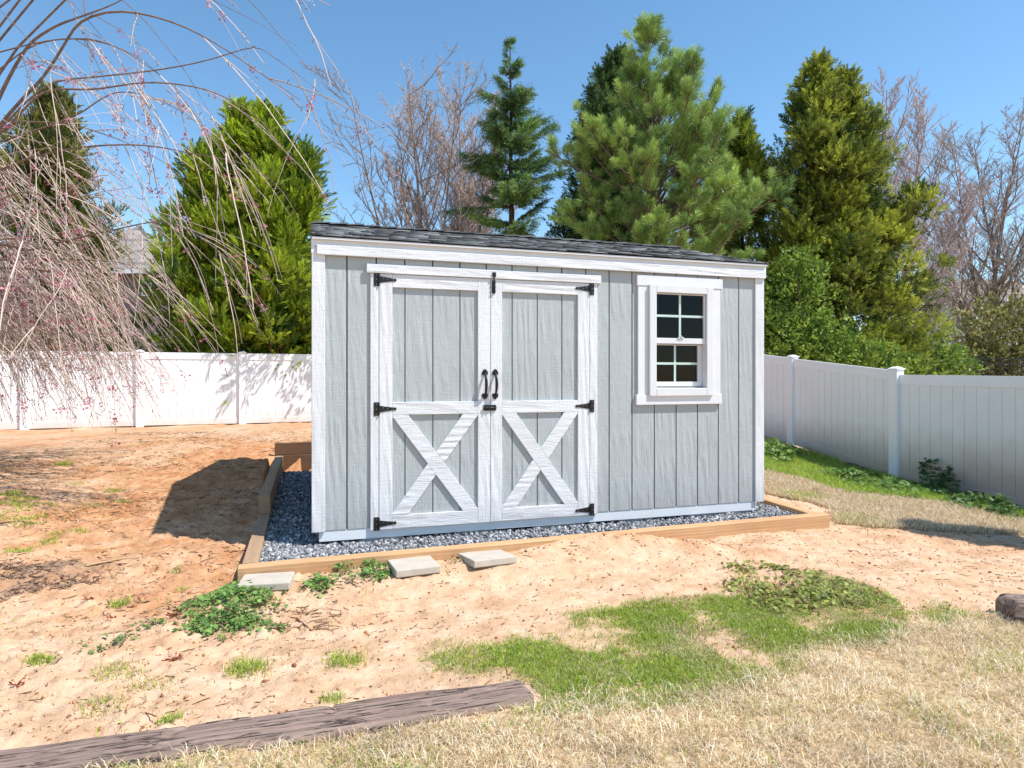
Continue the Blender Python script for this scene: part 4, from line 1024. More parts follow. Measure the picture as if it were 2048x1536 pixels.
# ------------------------------------------------------------------ weeping cherry
def cherry():
    g = np.random.default_rng(77); bx, by = -6.35, 6.3; root = tree_root('cherry_tree', bx, by, 'weeping cherry with long bare hanging twigs and pink buds', 'tree')
    o = np.array(root.location); wood, wh, bl = Acc(), Acc(), Acc(); bark = (.26, .18, .14)
    t = np.linspace(0, 1, 10); tr = np.stack([.12 * np.sin(t * 2.5), .05 * t, 1.95 * t], 1); tubes(wood, tr[None], (.15 - .05 * t)[None] * np.where(t < .12, 1.25, 1)[None], 9, bark)
    top = tr[-1]
    def px(pts, Y0, Y1):
        n = len(pts); return np.array([[X_at(a, Y0 + (Y1 - Y0) * i / (n - 1)), Y0 + (Y1 - Y0) * i / (n - 1), Z_at(b_, Y0 + (Y1 - Y0) * i / (n - 1))] for i, (a, b_) in enumerate(pts)]) - o
    arcs = [([(-60, 320), (7, 176), (35, 123), (63, 81), (116, 49), (158, 35), (225, 10), (250, -4)], 6.1, 5.6, .040),
            ([(-40, 300), (42, 197), (84, 162), (134, 81), (155, 42), (225, 16), (316, 33), (387, 60), (457, 102), (520, 145), (600, 200)], 6.0, 5.2, .032),
            ([(-30, 290), (85, 166), (140, 158), (210, 152), (316, 141), (422, 121), (510, 88), (535, 106), (600, 150), (652, 197)], 5.8, 5.0, .018),
            ([(20, 250), (88, 172), (176, 183), (281, 163), (351, 167), (422, 179), (510, 225), (549, 275), (590, 330)], 5.7, 4.9, .02),
            ([(-20, 290), (150, 236), (197, 200), (236, 181), (300, 190), (380, 230), (450, 300), (500, 380)], 6.2, 5.6, .016),
            ([(-80, 345), (0, 345), (52, 316), (141, 295), (246, 288), (316, 292), (387, 309), (492, 323), (560, 370), (600, 440)], 6.1, 5.2, .022),
            ([(60, 500), (176, 471), (228, 460), (299, 443), (351, 445), (422, 488), (480, 540), (560, 650)], 5.8, 5.3, .017),
            ([(35, 243), (141, 246), (246, 281), (340, 330), (420, 420)], 6.3, 5.8, .015),
            ([(-40, 170), (60, 90), (130, 75), (215, 85), (290, 120), (360, 190), (420, 270)], 6.4, 6.0, .016),
            ([(-60, 120), (90, 80), (180, 76), (240, 95), (330, 155), (400, 240), (470, 330)], 5.9, 5.2, .014),
            ([(-60, 430), (40, 380), (120, 400), (200, 450), (280, 540), (330, 640)], 5.6, 5.2, .016),
            ([(-90, 520), (20, 470), (110, 510), (180, 590), (240, 690)], 5.4, 5.0, .014),
            ([(300, -90), (420, -2), (510, 42), (592, 92)], 5.4, 5.1, .009), ([(360, -110), (500, 0), (565, 78), (612, 130), (652, 196)], 5.6, 5.2, .009),
            ([(480, -90), (595, -2), (627, 21)], 5.3, 5.2, .008), ([(60, -60), (150, 10), (235, 110), (300, 222)], 5.9, 5.5, .008),
            ([(200, -40), (290, 40), (370, 140), (440, 262), (480, 350)], 5.6, 5.2, .009), ([(-40, -20), (60, 80), (130, 200), (170, 300)], 5.8, 5.4, .008)]
    cur = []
    for pts, Y0, Y1, r in arcs:
        q = px(pts, Y0, Y1); s = np.linspace(0, len(q) - 1, 26); 
        qi = np.stack([np.interp(s, np.arange(len(q)), q[:, i]) for i in range(3)], 1)
        for _ in range(2): qi[1:-1] = (qi[2:] + qi[:-2] + 2 * qi[1:-1]) / 4
        tubes(wood, qi[None], (r * .50 * np.linspace(1, .16, 26))[None], 6, bark); cur.append(qi)
        st = np.stack([np.linspace(top[i], qi[0][i], 8) for i in range(3)], 1); st[:, 2] += (.25 if r > .0095 else 1.1) * np.sin(np.linspace(0, PI, 8))
        tubes(wood, st[None], np.linspace(max(.04 if r > .0095 else .014, r * 1.1), r * .58, 8)[None], 7, bark)
    # scaffold limbs all round
    ns = 30; az = np.r_[g.uniform(-1.1, 1.2, 20), g.uniform(0, 2 * PI, 10)]; el = g.uniform(.35, 1.15, ns)
    D = np.stack([np.cos(az) * np.cos(el), np.sin(az) * np.cos(el), np.sin(el)], 1)
    Ps = grow(np.tile(top, (ns, 1)) + g.normal(0, .06, (ns, 3)), D, g.uniform(1.5, 2.9, ns), 26, -.2, .25, None, 1.7, g)
    tubes(wood, Ps, (g.uniform(.012, .024, ns))[:, None] * np.linspace(1, .15, 26)[None], 5, bark)
    curA = np.concatenate([np.array(cur), Ps])
    # hanging whips
    w = np.r_[np.where(np.arange(len(cur)) < 12, 7, 2), np.where(np.cos(az) > -.3, 19, 9)]; bi = np.repeat(np.arange(len(curA)), w); n = len(bi)
    tt = g.uniform(.12, 1.0, n); s, tn = along(curA[bi], tt); rad = norm(np.stack([s[:, 0], s[:, 1], 0 * s[:, 0]], 1))
    s = s + g.normal(0, .10, (n, 3)) * (bi >= len(cur))[:, None]
    d = norm(tn * .2 + rad * .45 + g.normal(0, .40, (n, 3)) + np.array([.12, 0, -.95])); L = g.uniform(.6, 2.4, n) * np.where(bi < len(cur), .75, 1)
    L = np.minimum(L, np.maximum(.25, (s[:, 2] + o[2] - g.uniform(.75, 1.25, n)) * 1.1))
    Pw = grow(s, d, L, 10, -.12, .14, None, .55, g); q_ = Pw + o; mx = (q_[:, 5, 0] / q_[:, 5, 1]) * F + 1024; my = HOR - (q_[:, 5, 2] - EYE) / q_[:, 5, 1] * F; ok_ = ~(((q_[..., 0] / q_[..., 1]) > -.345) & (q_[..., 2] < 2.75)).any(1) & ~((mx > 215) & (mx < 365) & (my > 380) & (g.random(n) < .6)); Pw, bi = Pw[ok_], bi[ok_]; n = len(Pw); tubes(wh, Pw, np.full((n, 1), 1.0) * g.uniform(.0036, .0068, n)[:, None] * np.linspace(1, .5, 10)[None], 4, np.array([(.52, .41, .345)]) * g.uniform(.7, 1.35, (n, 1)))
    # second order whips
    bi = np.repeat(np.arange(n), np.where(bi < len(cur), 1, 2)); m = len(bi); tt = g.uniform(.1, .85, m); s, tn = along(Pw[bi], tt)
    d = norm(tn + g.normal(0, .25, (m, 3)) + np.array([0, 0, -.1])); L = g.uniform(.3, 1.2, m); L = np.minimum(L, np.maximum(.12, (s[:, 2] + o[2] - .7)))
    Px = grow(s, d, L, 7, -.2, .10, None, .6, g); q_ = Px + o; Px = Px[~(((q_[..., 0] / q_[..., 1]) > -.345) & (q_[..., 2] < 2.75)).any(1)]; m = len(Px); tubes(wh, Px, g.uniform(.0028, .0046, m)[:, None] * np.linspace(1, .5, 7)[None], 3, np.array([(.53, .415, .35)]) * g.uniform(.7, 1.35, (m, 1)))
    # spurs and buds
    allw = [(Pw, 5), (Px, 4)]
    for PP, c in allw:
        bi = np.repeat(np.arange(len(PP)), c); m = len(bi); s, tn = along(PP[bi], g.uniform(.05, 1, m)); d = norm(tn * .6 + g.normal(0, .8, (m, 3)))
        Pq = grow(s, d, g.uniform(.012, .05, m), 3, 0, .1, None, 0, g); tubes(wh, Pq, np.full((m, 1), .0034) * np.linspace(1, .8, 3)[None], 3, (.22, .14, .11))
    wood.obj('trunk', BARK, root, True); wh.obj('crown', TWIG, root)
    # blossoms hang in small clusters
    nb_ = 1150; allP = np.concatenate([Px[:, ::1], Pw[:, :7]]); bi = g.integers(0, len(allP), nb_); s, tn = along(allP[bi], g.uniform(.1, 1, nb_))
    pet = np.array([leaf_quad(.026, .019)]).reshape(-1, 3)
    k = 9; pos = np.repeat(s, k, 0) + g.normal(0, .019, (nb_ * k, 3)) - np.array([0, 0, .018]); D = norm(g.normal(0, .8, (nb_ * k, 3)) + np.array([0, 0, -.7]))
    cp = np.array([(.66, .27, .36), (.62, .17, .25), (.76, .42, .52), (.82, .66, .72), (.50, .13, .17)])[np.repeat(g.choice(5, nb_, p=[.34, .26, .2, .06, .14]), k)] * g.uniform(.75, 1.15, (nb_ * k, 1))
    scatter(bl, pet, pos, frames(D, g.uniform(0, 6.28, nb_ * k)), g.uniform(.6, 1.2, nb_ * k), cp, quads=np.array([[0, 1, 2, 3]]))
    bl.obj('blossom', PETAL, root)
cherry()

# ------------------------------------------------------------------ slender conifer that shades the clay at the right edge
conifer('juniper_tree', 'narrow upright juniper standing near the right hand fence', 5.25, 4.75, 3.1, [(0, .34), (.3, .36), (.7, .26), (1, .05)], 120, LEAF, (.03, .06, .02), (.1, .16, .05), 150, 70, sp=SP_CED, puff=.10, elev=(.6, 1.1), scale=.7)

# ------------------------------------------------------------------ houses beyond
def house(label, x0, x1, y0, y1, ze, zr, wall, roofc, windows, hip=2.2, z0=-.3):
    r = empty('house', ((x0 + x1) / 2, (y0 + y1) / 2, z0)); tag(r, label, 'house', None)
    ox, oy, oz = r.location
    b = BM(); b.box(x0 - ox, x1 - ox, y0 - oy, y1 - oy, 0, ze - oz); wl = b.obj('wall', wall, r)
    b = BM(); e = .45; ym = (y0 + y1) / 2
    V = [(x0 - e, y0 - e, ze), (x1 + e, y0 - e, ze), (x1 + e, y1 + e, ze), (x0 - e, y1 + e, ze), (x0 + hip, ym, zr), (x1 - hip, ym, zr)]
    vs = [b.bm.verts.new((p[0] - ox, p[1] - oy, p[2] - oz)) for p in V]
    for f in ((0, 1, 5, 4), (1, 2, 5), (2, 3, 4, 5), (3, 0, 4), (3, 2, 1, 0)): b.bm.faces.new([vs[i] for i in f])
    rf = b.obj('roof', roofc, r)
    b = BM(); b.box(x0 - e - ox, x1 + e - ox, y0 - e - .09 - oy, y0 - e - oy - .002, ze - .17 - oz, ze + .02 - oz); b.obj('gutter', MAT['white_smooth'], r)
    for (a, c, zb, zt) in windows:
        w = BM(); t = .09
        w.box(a - ox, c - ox, y0 - .05 - oy, y0 - .001 - oy, zb - oz, zb + t - oz); w.box(a - ox, c - ox, y0 - .05 - oy, y0 - .001 - oy, zt - t - oz, zt - oz)
        for q in (a, (a + c) / 2 - t / 2, c - t): w.box(q - ox, q + t - ox, y0 - .052 - oy, y0 - .001 - oy, zb + t - oz, zt - t - oz)
        fr = w.obj('window', MAT['white_smooth'], r)
        w = BM(); w.box(a + t - ox, c - t - ox, y0 - .03 - oy, y0 - .0012 - oy, zb + t - oz, zt - t - oz); w.obj('pane', PANE, fr)
    return r
def roof_mat(name, base):
    m, nt, b = M_new(name); br = N(nt, 'ShaderNodeTexBrick'); br.inputs['Scale'].default_value = 1.0
    br.inputs['Color1'].default_value = (*[c * .85 for c in base], 1); br.inputs['Color2'].default_value = (*[c * 1.15 for c in base], 1); br.inputs['Mortar'].default_value = (*[c * .6 for c in base], 1)
    br.inputs['Brick Width'].default_value = .6; br.inputs['Row Height'].default_value = .16; br.inputs['Mortar Size'].default_value = .02
    nt.links.new(coords(nt, (1, 1, 1), (math.radians(60), 0, 0)), br.inputs['Vector']); nt.links.new(br.outputs['Color'], b.inputs['Base Color']); b.inputs['Roughness'].default_value = .95
    return m
def pane_mat():
    m, nt, b = M_new('far_window_glass'); b.inputs['Base Color'].default_value = (.12, .15, .18, 1); b.inputs['Roughness'].default_value = .08
    return m
PANE = pane_mat()
Y = 30.0
hs = house('neighbour house with grey hipped roof glimpsed between cherry and cypress', X_at(60, Y), X_at(322, Y), Y, Y + 7, Z_at(543, Y), Z_at(415, Y), plain('mauve_brick', (.17, .125, .125), .9), roof_mat('grey_roof', (.27, .245, .225)), [(X_at(284, Y), X_at(335, Y) - .3, Z_at(592, Y), Z_at(556, Y))], hip=3.2)
hs2 = house('lower wing of a grey roofed house behind the cypress', X_at(335, Y), X_at(640, Y), Y + 1.5, Y + 8, Z_at(543, Y), Z_at(480, Y), plain('mauve_brick_wing', (.20, .16, .15), .9), roof_mat('grey_roof_wing', (.29, .26, .235)), [], hip=2.0)
Y = 46.0
house('distant pale house with tan roof behind the bare trees at far right', X_at(1915, Y), X_at(2190, Y), Y, Y + 9, Z_at(600, Y), Z_at(540, Y), plain('pale_siding', (.50, .47, .45), .8), roof_mat('tan_roof', (.33, .27, .21)), [(X_at(1926, Y), X_at(1950, Y), Z_at(685, Y), Z_at(645, Y)), (X_at(1990, Y), X_at(2014, Y), Z_at(685, Y), Z_at(645, Y))], hip=3.0)

# ------------------------------------------------------------------ black metal fence
def metal_fence():
    A_, B_ = np.array([X_at(1815, 19.0), 19.0]), np.array([X_at(2230, 18.0), 18.0]); L = np.linalg.norm(B_ - A_); an = math.atan2(*(B_ - A_)[::-1]); zt = Z_at(716, 18.6)
    r = empty('metal_fence', (A_[0], A_[1], 0), an); tag(r, 'black metal picket fence in front of the olive shrub', 'fence')
    mt = plain('black_fence_paint', (.014, .014, .015), .4)
    for z in (zt - .02, zt - .17, .25):
        b = BM(); b.box(0, L, -.018, .018, z - .018, z + .018); b.obj('rail', mt, r)
    n = int(L / .115); step = L / n
    for i in range(0, n + 1):
        b = BM(); x = i * step
        if i % 16 == 0: b.box(x - .035, x + .035, -.035, .035, -.3, zt + .06); b.obj('post', mt, r)
        else: b.box(x - .010, x + .010, -.010, .010, .1, zt - .003); b.obj('picket', mt, r)
metal_fence()

# ------------------------------------------------------------------ pavers, tie, stones
def PZ(px, py, z):
    Y = (EYE - z) * F / (py - HOR); return np.array([X_at(px, Y), Y, z])
def paver(label, corners_px, z_top, th, tilt=(0, 0)):
    """concrete slab: its top corners are read from the photo, far left, far right, near right, near left"""
    pts = [PZ(*c, z_top) for c in corners_px]; c = sum(pts) / 4
    e1 = Vector(((pts[1] + pts[2]) / 2 - (pts[0] + pts[3]) / 2).tolist()); e2 = Vector(((pts[0] + pts[1]) / 2 - (pts[2] + pts[3]) / 2).tolist())
    an = math.atan2(e1.y, e1.x); L, Wd = e1.to_2d().length, abs(e2.to_2d().cross(Vector((math.cos(an), math.sin(an)))))
    b = BM(); b.box(-L / 2, L / 2, -Wd / 2, Wd / 2, -th, 0)
    o = b.obj('paver', MAT['paver'], None, .006, 2); o.location = (c[0], c[1] - .012, z_top); o.rotation_euler = (tilt[0], tilt[1], an)
    tag(o, label, 'paver', 'concrete pavers beside the front timber')
paver('concrete paver at the left corner of the gravel bed above green weeds', [(487, 1147), (587, 1141), (585, 1163), (478, 1169)], .084, .045)
paver('concrete paver touching the weed clump, middle of the three', [(783, 1117), (862, 1109), (880, 1130), (785, 1142)], .090, .045)
paver('tilted concrete paver furthest right of the three, edge lifted', [(924, 1103), (1006, 1092), (1026, 1113), (940, 1126)], .094, .045, (math.radians(-3), math.radians(1.5)))

G_TIE = None
def tie(name, p, q, w, top, label, seed, h=.16):
    p, q = Vector(p), Vector(q); L = (q - p).length; an = math.atan2(q.y - p.y, q.x - p.x); g = np.random.default_rng(seed)
    n = int(L / .018); prof = []
    m = 22
    for k in range(m + 1):                                   # top from front to back, with rounded worn arrises
        t = k / m; y = (t - .5) * w; ed = min(t, 1 - t); prof.append((y, -.026 * max(0, 1 - ed / .09) ** 2))
    prof = [(-w / 2, -h)] + prof + [(w / 2, -h)]
    xs = np.linspace(0, L, n + 1); V = []
    ys = np.array([a for a, _ in prof]); zs = np.array([b_ for _, b_ in prof])
    Xg, Kg = np.meshgrid(xs, np.arange(len(prof)), indexing='ij'); Yg = ys[Kg]; Zg = zs[Kg]
    gr = fbm(Xg * 3.0, Yg * 85 + 5, 3, seed) - .5; bigw = fbm(Xg * 2.2, Yg * 5, 3, seed + 9) - .5
    crack = np.clip(1 - np.abs(fbm(Xg * 1.6, Yg * 11, 3, seed + 4) - .5) / .014, 0, 1)
    notch = np.clip((fbm(Xg * 22, Yg * 60, 2, seed + 7) - .76) / .05, 0, 1)
    topm = (Kg > 0) & (Kg < len(prof) - 1)
    Zg = Zg + topm * (gr * .010 + bigw * .012 - crack * .014 - notch * .008)
    endr = np.minimum(Xg, L - Xg); Zg = Zg - topm * .03 * np.clip(1 - endr / .035, 0, 1) ** 2
    Yg = Yg + (fbm(Xg * 4, Kg * 0 + 2.2, 3, seed + 2) - .5) * .018 * np.sign(Yg)
    Xg = Xg + (fbm(Yg * 16, Kg * 0.0 + 1, 2, seed + 3) - .5) * .05 * (np.clip(Xg / L, 0, 1) * 2 - 1) * (endr < .02)
    ny, nx = Xg.shape; i = np.arange(ny - 1)[:, None] * nx + np.arange(nx - 1)[None, :]; Q = np.stack([i, i + nx, i + nx + 1, i + 1], -1).reshape(-1, 4)
    a = Acc(); a.add(np.stack([Xg, Yg, Zg], -1).reshape(-1, 3), None, Q)
    for row in (0, ny - 1):
        ring = np.stack([Xg[row], Yg[row], Zg[row]], -1); c = ring.mean(0)[None]; T_ = [[k, k + 1, nx] for k in range(nx - 1)] + [[nx - 1, 0, nx]]
        a.add(np.vstack([ring, c]), np.array(T_))
    o = a.obj(name, MAT['old_tie'], None, False); o.location = (p.x, p.y, top); o.rotation_euler = (0, 0, an)
    return tag(o, label, 'timber')
pa, pb_ = PZ(1064, 1376, .055), PZ(400, 1472, .055); dirv = Vector((pb_[0] - pa[0], pb_[1] - pa[1])).normalized()
tie('landscape_timber', (pa[0] + dirv.x * 2.9, pa[1] + dirv.y * 2.9), (pa[0], pa[1]), .185, .060, 'old grey brown railroad tie sunk in the lawn edge', 5)
pc = P(2016, 1244)
tie('landscape_timber', (pc[0] + .02, pc[1] + .05), (pc[0] + 1.6, pc[1] - .28), (.18), float(gz(pc[0], pc[1])[0]) + .10, 'weathered timber end poking in at the right edge above dry grass', 8)

# rocks in the shade of the right fence
for px_, py_, s, lab in ((1702, 938, .10, 'brown rock in the fence shadow, left of the pair'), (1724, 946, .085, 'brown rock in the fence shadow, right of the pair'), (1948, 1000, .12, 'reddish rock among weeds below the right fence'), (2020, 1090, .0, '')):
    if not s: continue
    q = PG(px_, py_); g = np.random.default_rng(int(px_)); a = Acc(); bm = bmesh.new(); bmesh.ops.create_icosphere(bm, subdivisions=3, radius=1); v = np.array([tuple(k.co) for k in bm.verts]); f = np.array([[k.index for k in fc.verts] for fc in bm.faces]); bm.free()
    v = v * (1 + .35 * (fbm(v[:, 0] * 1.7 + v[:, 2], v[:, 1] * 1.7, 3, int(px_))[:, None] - .5)) * np.array([s * 1.2, s, s * .7]); a.add(v, f, None, (.16, .10, .075))
    o = a.obj('rock', attr_mat('brown_rock', .9, 0, .6, 30, .2, .4, 20), None, False); o.location = (q.x, q.y, q.z + s * .25); tag(o, lab, 'rock', 'rocks along the right fence')

# ------------------------------------------------------------------ grass
def blades(acc, x, y, h, lean, w, col, g, z=None, curl=.5):
    n = len(x); z = gz(x, y) - .004 if z is None else z
    az = g.uniform(0, 2 * PI, n); dx, dy = np.cos(az), np.sin(az); fx = g.uniform(0, PI, n); sx, sy = np.cos(fx) * w / 2, np.sin(fx) * w / 2
    B = np.stack([x, y, z], 1); l1 = lean * .45; l2 = lean * (1.0 + curl * .3)
    mid = B + np.stack([dx * l1 * h, dy * l1 * h, h * .58 * np.sqrt(np.maximum(.05, 1 - np.minimum(.95, l1) ** 2))], 1)
    tip = B + np.stack([dx * l2 * h, dy * l2 * h, h * np.sqrt(np.maximum(.02, 1 - np.minimum(.98, lean) ** 2))], 1)
    off = np.stack([sx, sy, 0 * sx], 1)
    V = np.stack([B - off, B + off, mid - off * .8, mid + off * .8, tip], 1)
    idx = (np.arange(n) * 5)[:, None]
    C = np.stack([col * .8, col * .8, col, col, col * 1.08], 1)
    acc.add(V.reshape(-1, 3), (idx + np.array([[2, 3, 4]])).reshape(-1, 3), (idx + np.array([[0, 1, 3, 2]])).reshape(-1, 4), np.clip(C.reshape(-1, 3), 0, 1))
def sample(poly, n, g):
    lo, hi = poly.min(0), poly.max(0); x = g.uniform(lo[0], hi[0], n); y = g.uniform(lo[1], hi[1], n); k = inpoly(x, y, poly); return x[k], y[k]
TAN = np.array([(.78, .62, .40), (.86, .73, .52), (.64, .47, .27), (.92, .82, .64), (.50, .35, .19)])
GRN = np.array([(.25, .37, .03), (.32, .44, .045), (.44, .51, .085), (.15, .24, .022)])
def on_tie(x, y):
    u = (x - pa[0]) * dirv.x + (y - pa[1]) * dirv.y; v = -(x - pa[0]) * dirv.y + (y - pa[1]) * dirv.x
    return (u > -.02) & (u < 3) & (np.abs(v) < .085)
def warp(x, y, g, j=.035):
    """ragged growth: edges wander and blades stray over them"""
    wx = x + .34 * (fbm(x * 2.3, y * 2.3, 4, 131) - .5) + g.normal(0, j, len(x)); wy = y + .34 * (fbm(x * 2.3 + 40, y * 2.3, 4, 133) - .5) + g.normal(0, j, len(x))
    return wx, wy
def lawn():
    g = np.random.default_rng(31); a = Acc(); tg = Acc()
    box = np.array([(-2.6, 1.2), (4.6, 1.2), (4.6, 4.2), (-2.6, 4.2)])
    x, y = sample(box, 760000, g); k = inpoly(*warp(x, y, g, .05), LAWN) & ~on_tie(x, y)
    x, y = x[k], y[k]
    ingreen = inpoly(*warp(x, y, g, .06), PATCH_GREEN); pn = fbm(x * 2.6, y * 2.6, 3, 41); pf = fbm(x * 11, y * 11, 2, 47)
    bald = (fbm(x * 1.7 + 3, y * 3.1, 3, 51) + g.normal(0, .05, len(x)) > .74)
    k = (~bald | (g.random(len(x)) < .3)) & (~ingreen | (g.random(len(x)) < .35)) & (g.random(len(x)) < np.clip(1.5 * (fbm(x * 8, y * 8, 3, 48) - .12), .12, 1))
    x, y, pn = x[k], y[k], pn[k]; n = len(x)
    isg = g.random(n) < np.clip((pn - .50) * 1.1, .02, .5)
    c = np.where(isg[:, None], GRN[g.integers(0, 4, n)] * 1.15, TAN[g.integers(0, 5, n)] * (.74 + .62 * fbm(x * 4, y * 4, 3, 61))[:, None]) * g.uniform(.8, 1.18, (n, 1))
    blades(a, x, y, g.uniform(.018, .058, n), g.uniform(.58, .988, n), g.uniform(.0014, .0032, n), c, g)
    # strip at the right of the bed
    lo, hi = STRIP.min(0), STRIP.max(0); x = g.uniform(lo[0], hi[0], 330000); y = g.uniform(lo[1], hi[1], 330000); k = inpoly(x, y, STRIP) & ~in_bed(x, y, -.02); x, y = x[k], y[k]
    gg = inpoly(x, y, STRIP_GREEN); n = len(x); gw = np.where(gg, .42, np.clip((fbm(x * 2, y * 2, 3, 71) - .56) * .8, 0, .4)); isg = g.random(n) < gw
    c = np.where(isg[:, None], GRN[g.integers(0, 4, n)] * 1.25, TAN[g.integers(0, 5, n)]) * g.uniform(.8, 1.15, (n, 1))
    blades(a, x, y, np.where(isg, g.uniform(.04, .14, n), g.uniform(.03, .085, n)), g.uniform(.3, .97, n), g.uniform(.003, .006, n), c, g)
    tag(a.obj('lawn_grass', GRASS), 'dry tan dormant lawn grass with scattered green blades', 'grass', kind='stuff')
    # fresh green grass
    lo, hi = PATCH_GREEN.min(0) - .3, PATCH_GREEN.max(0) + .3; x = g.uniform(lo[0], hi[0], 620000); y = g.uniform(lo[1], hi[1], 620000); k = inpoly(*warp(x, y, g, .045), PATCH_GREEN); x, y = x[k], y[k]; dn = fbm(x * 4, y * 4, 3, 81); k = (g.random(len(x)) < np.clip((dn - .27) * 3.2, .06, 1)) & ~on_tie(x, y); x, y = x[k], y[k]
    n = len(x); c = GRN[g.integers(0, 4, n)] * g.uniform(.75, 1.3, (n, 1)); dry = g.random(n) < np.clip(.12 + 1.6 * (fbm(x * 2.2, y * 3.3, 3, 83) - .48), .08, .8); c[dry] = TAN[g.integers(0, 5, int(dry.sum()))] * .9
    blades(tg, x, y, g.uniform(.010, .040, n), g.uniform(.35, .98, n), g.uniform(.0014, .0030, n), c, g)
    # thin green haze of new grass on the left clay
    for poly in ([(-60, 1000), (30, 985), (110, 1005), (115, 1030), (40, 1045), (-60, 1050)],):
        pp = poly_px(poly); x, y = sample(pp, 9000, g); k = fbm(x * 5, y * 5, 3, 91) > .47; x, y = x[k], y[k]; n = len(x)
        blades(tg, x, y, g.uniform(.012, .04, n), g.uniform(.2, .95, n), g.uniform(.003, .005, n), GRN[g.integers(0, 4, n)] * 1.2, g)
    tag(tg.obj('green_grass', GRASS), 'short fresh green grass spreading from the lawn over the clay', 'grass', kind='stuff')
    # scattered stray blades over the clay at the left
    sg = Acc(); x = g.uniform(-6.5, -.6, 26000); y = g.uniform(2.2, 11.5, 26000); dn = fbm(x * 1.7, y * 1.7, 3, 95); k = (dn > .56) & (g.random(len(x)) < .35 + .6 * (fbm(x * 7, y * 7, 2, 96) > .55)) & ~in_bed(x, y, -.1) & ~on_tie(x, y); x, y = x[k], y[k]; n = len(x)
    c = np.where((g.random(n) < .45)[:, None], GRN[g.integers(0, 4, n)] * 1.1, TAN[g.integers(0, 5, n)] * .8)
    blades(sg, x, y, g.uniform(.012, .045, n), g.uniform(.4, .98, n), g.uniform(.0022, .0042, n), c, g)
    tag(sg.obj('stray_grass', GRASS), 'sparse stray blades of grass over the bare clay', 'grass', kind='stuff')
lawn()

# grass tufts and weeds, each a plant of its own
G_TU = 'green grass tufts on the bare clay'
def tuft(px_, py_, rad, h, n, label, seed, green=1.0, dry=.1, w=.003):
    q = PG(px_, py_); g = np.random.default_rng(seed); a = Acc(); r = rad * np.sqrt(g.random(n)) * g.uniform(.5, 1.25, n); th = g.uniform(0, 2 * PI, n)
    x, y = q.x + r * np.cos(th) * 1.25, q.y + r * np.sin(th); z = gz(x, y) - .004
    c = GRN[g.integers(0, 4, n)] * g.uniform(.8, 1.35, (n, 1)) * green; d = g.random(n) < dry; c[d] = TAN[g.integers(0, 5, int(d.sum()))]
    blades(a, x - q.x, y - q.y, g.uniform(.5, 1.15, n) * h, g.uniform(.15, .92, n), np.full(n, w) * g.uniform(.7, 1.2, n), c, g, z=z - q.z)
    o = a.obj('grass_tuft', GRASS); o.location = q; tag(o, label, 'grass tuft', G_TU)
for i, (px_, py_, r, h, n, lab, dry) in enumerate([
    (495, 1338, .075, .06, 320, 'bright grass tuft midway between the weed patch and the railroad tie', .05),
    (688, 1320, .085, .05, 320, 'wide bright grass tuft on pale clay above the railroad tie', .1),
    (665, 1396, .045, .035, 160, 'small yellowish grass tuft touching the top edge of the railroad tie', .15),
    (338, 1442, .04, .035, 150, 'little grass tuft on clay near the tie, lower left', .2),
    (82, 1330, .05, .045, 240, 'leafy bright green tuft near the lower left corner of the clay', .0),
    (240, 1206, .05, .05, 190, 'grass tuft on pale clay left of the broad weed patch', .05),
    (238, 1345, .10, .03, 420, 'flat olive grass clump on the lower left clay', .45),
    (300, 1372, .11, .025, 320, 'sparse olive grass clump beside the flat one', .5),
    (200, 1410, .075, .035, 230, 'olive dry grass clump low at the left', .5),
    (350, 1143, .045, .03, 130, 'thin dry tuft left of the gravel corner', .45),
    (366, 1175, .04, .022, 110, 'tiny green tuft on clay just left of the gravel corner paver', .1),
    (98, 1085, .07, .035, 220, 'green tuft in orange clay at the left, nearest the dark litter', .05),
    (40, 1107, .08, .035, 260, 'wide green tuft at the left edge by the dark litter', .05),
    (118, 1068, .06, .03, 160, 'low green tuft in line with the shed shadow tip', .15),
    (162, 1065, .055, .03, 160, 'low green tuft closest to the shed shadow tip', .15),
    (228, 982, .08, .035, 230, 'bright tuft on orange clay left of the shed shadow', .05),
    (247, 1005, .06, .03, 180, 'small bright tuft beside the upper edge of the shed shadow', .05),
    (152, 970, .09, .03, 200, 'faint green tuft on clay far left of the shed shadow', .25),
    (180, 1012, .09, .028, 200, 'flat pale tuft on clay between shadow and left edge', .3),
    (125, 930, .09, .06, 260, 'dark green leafy tuft alone on the far clay', .0),
    (55, 1050, .11, .035, 330, 'long green tuft with tan stems at the left edge of the clay', .25)]):
    tuft(px_, py_, r, h, n, lab, 500 + i, 1.1, dry)

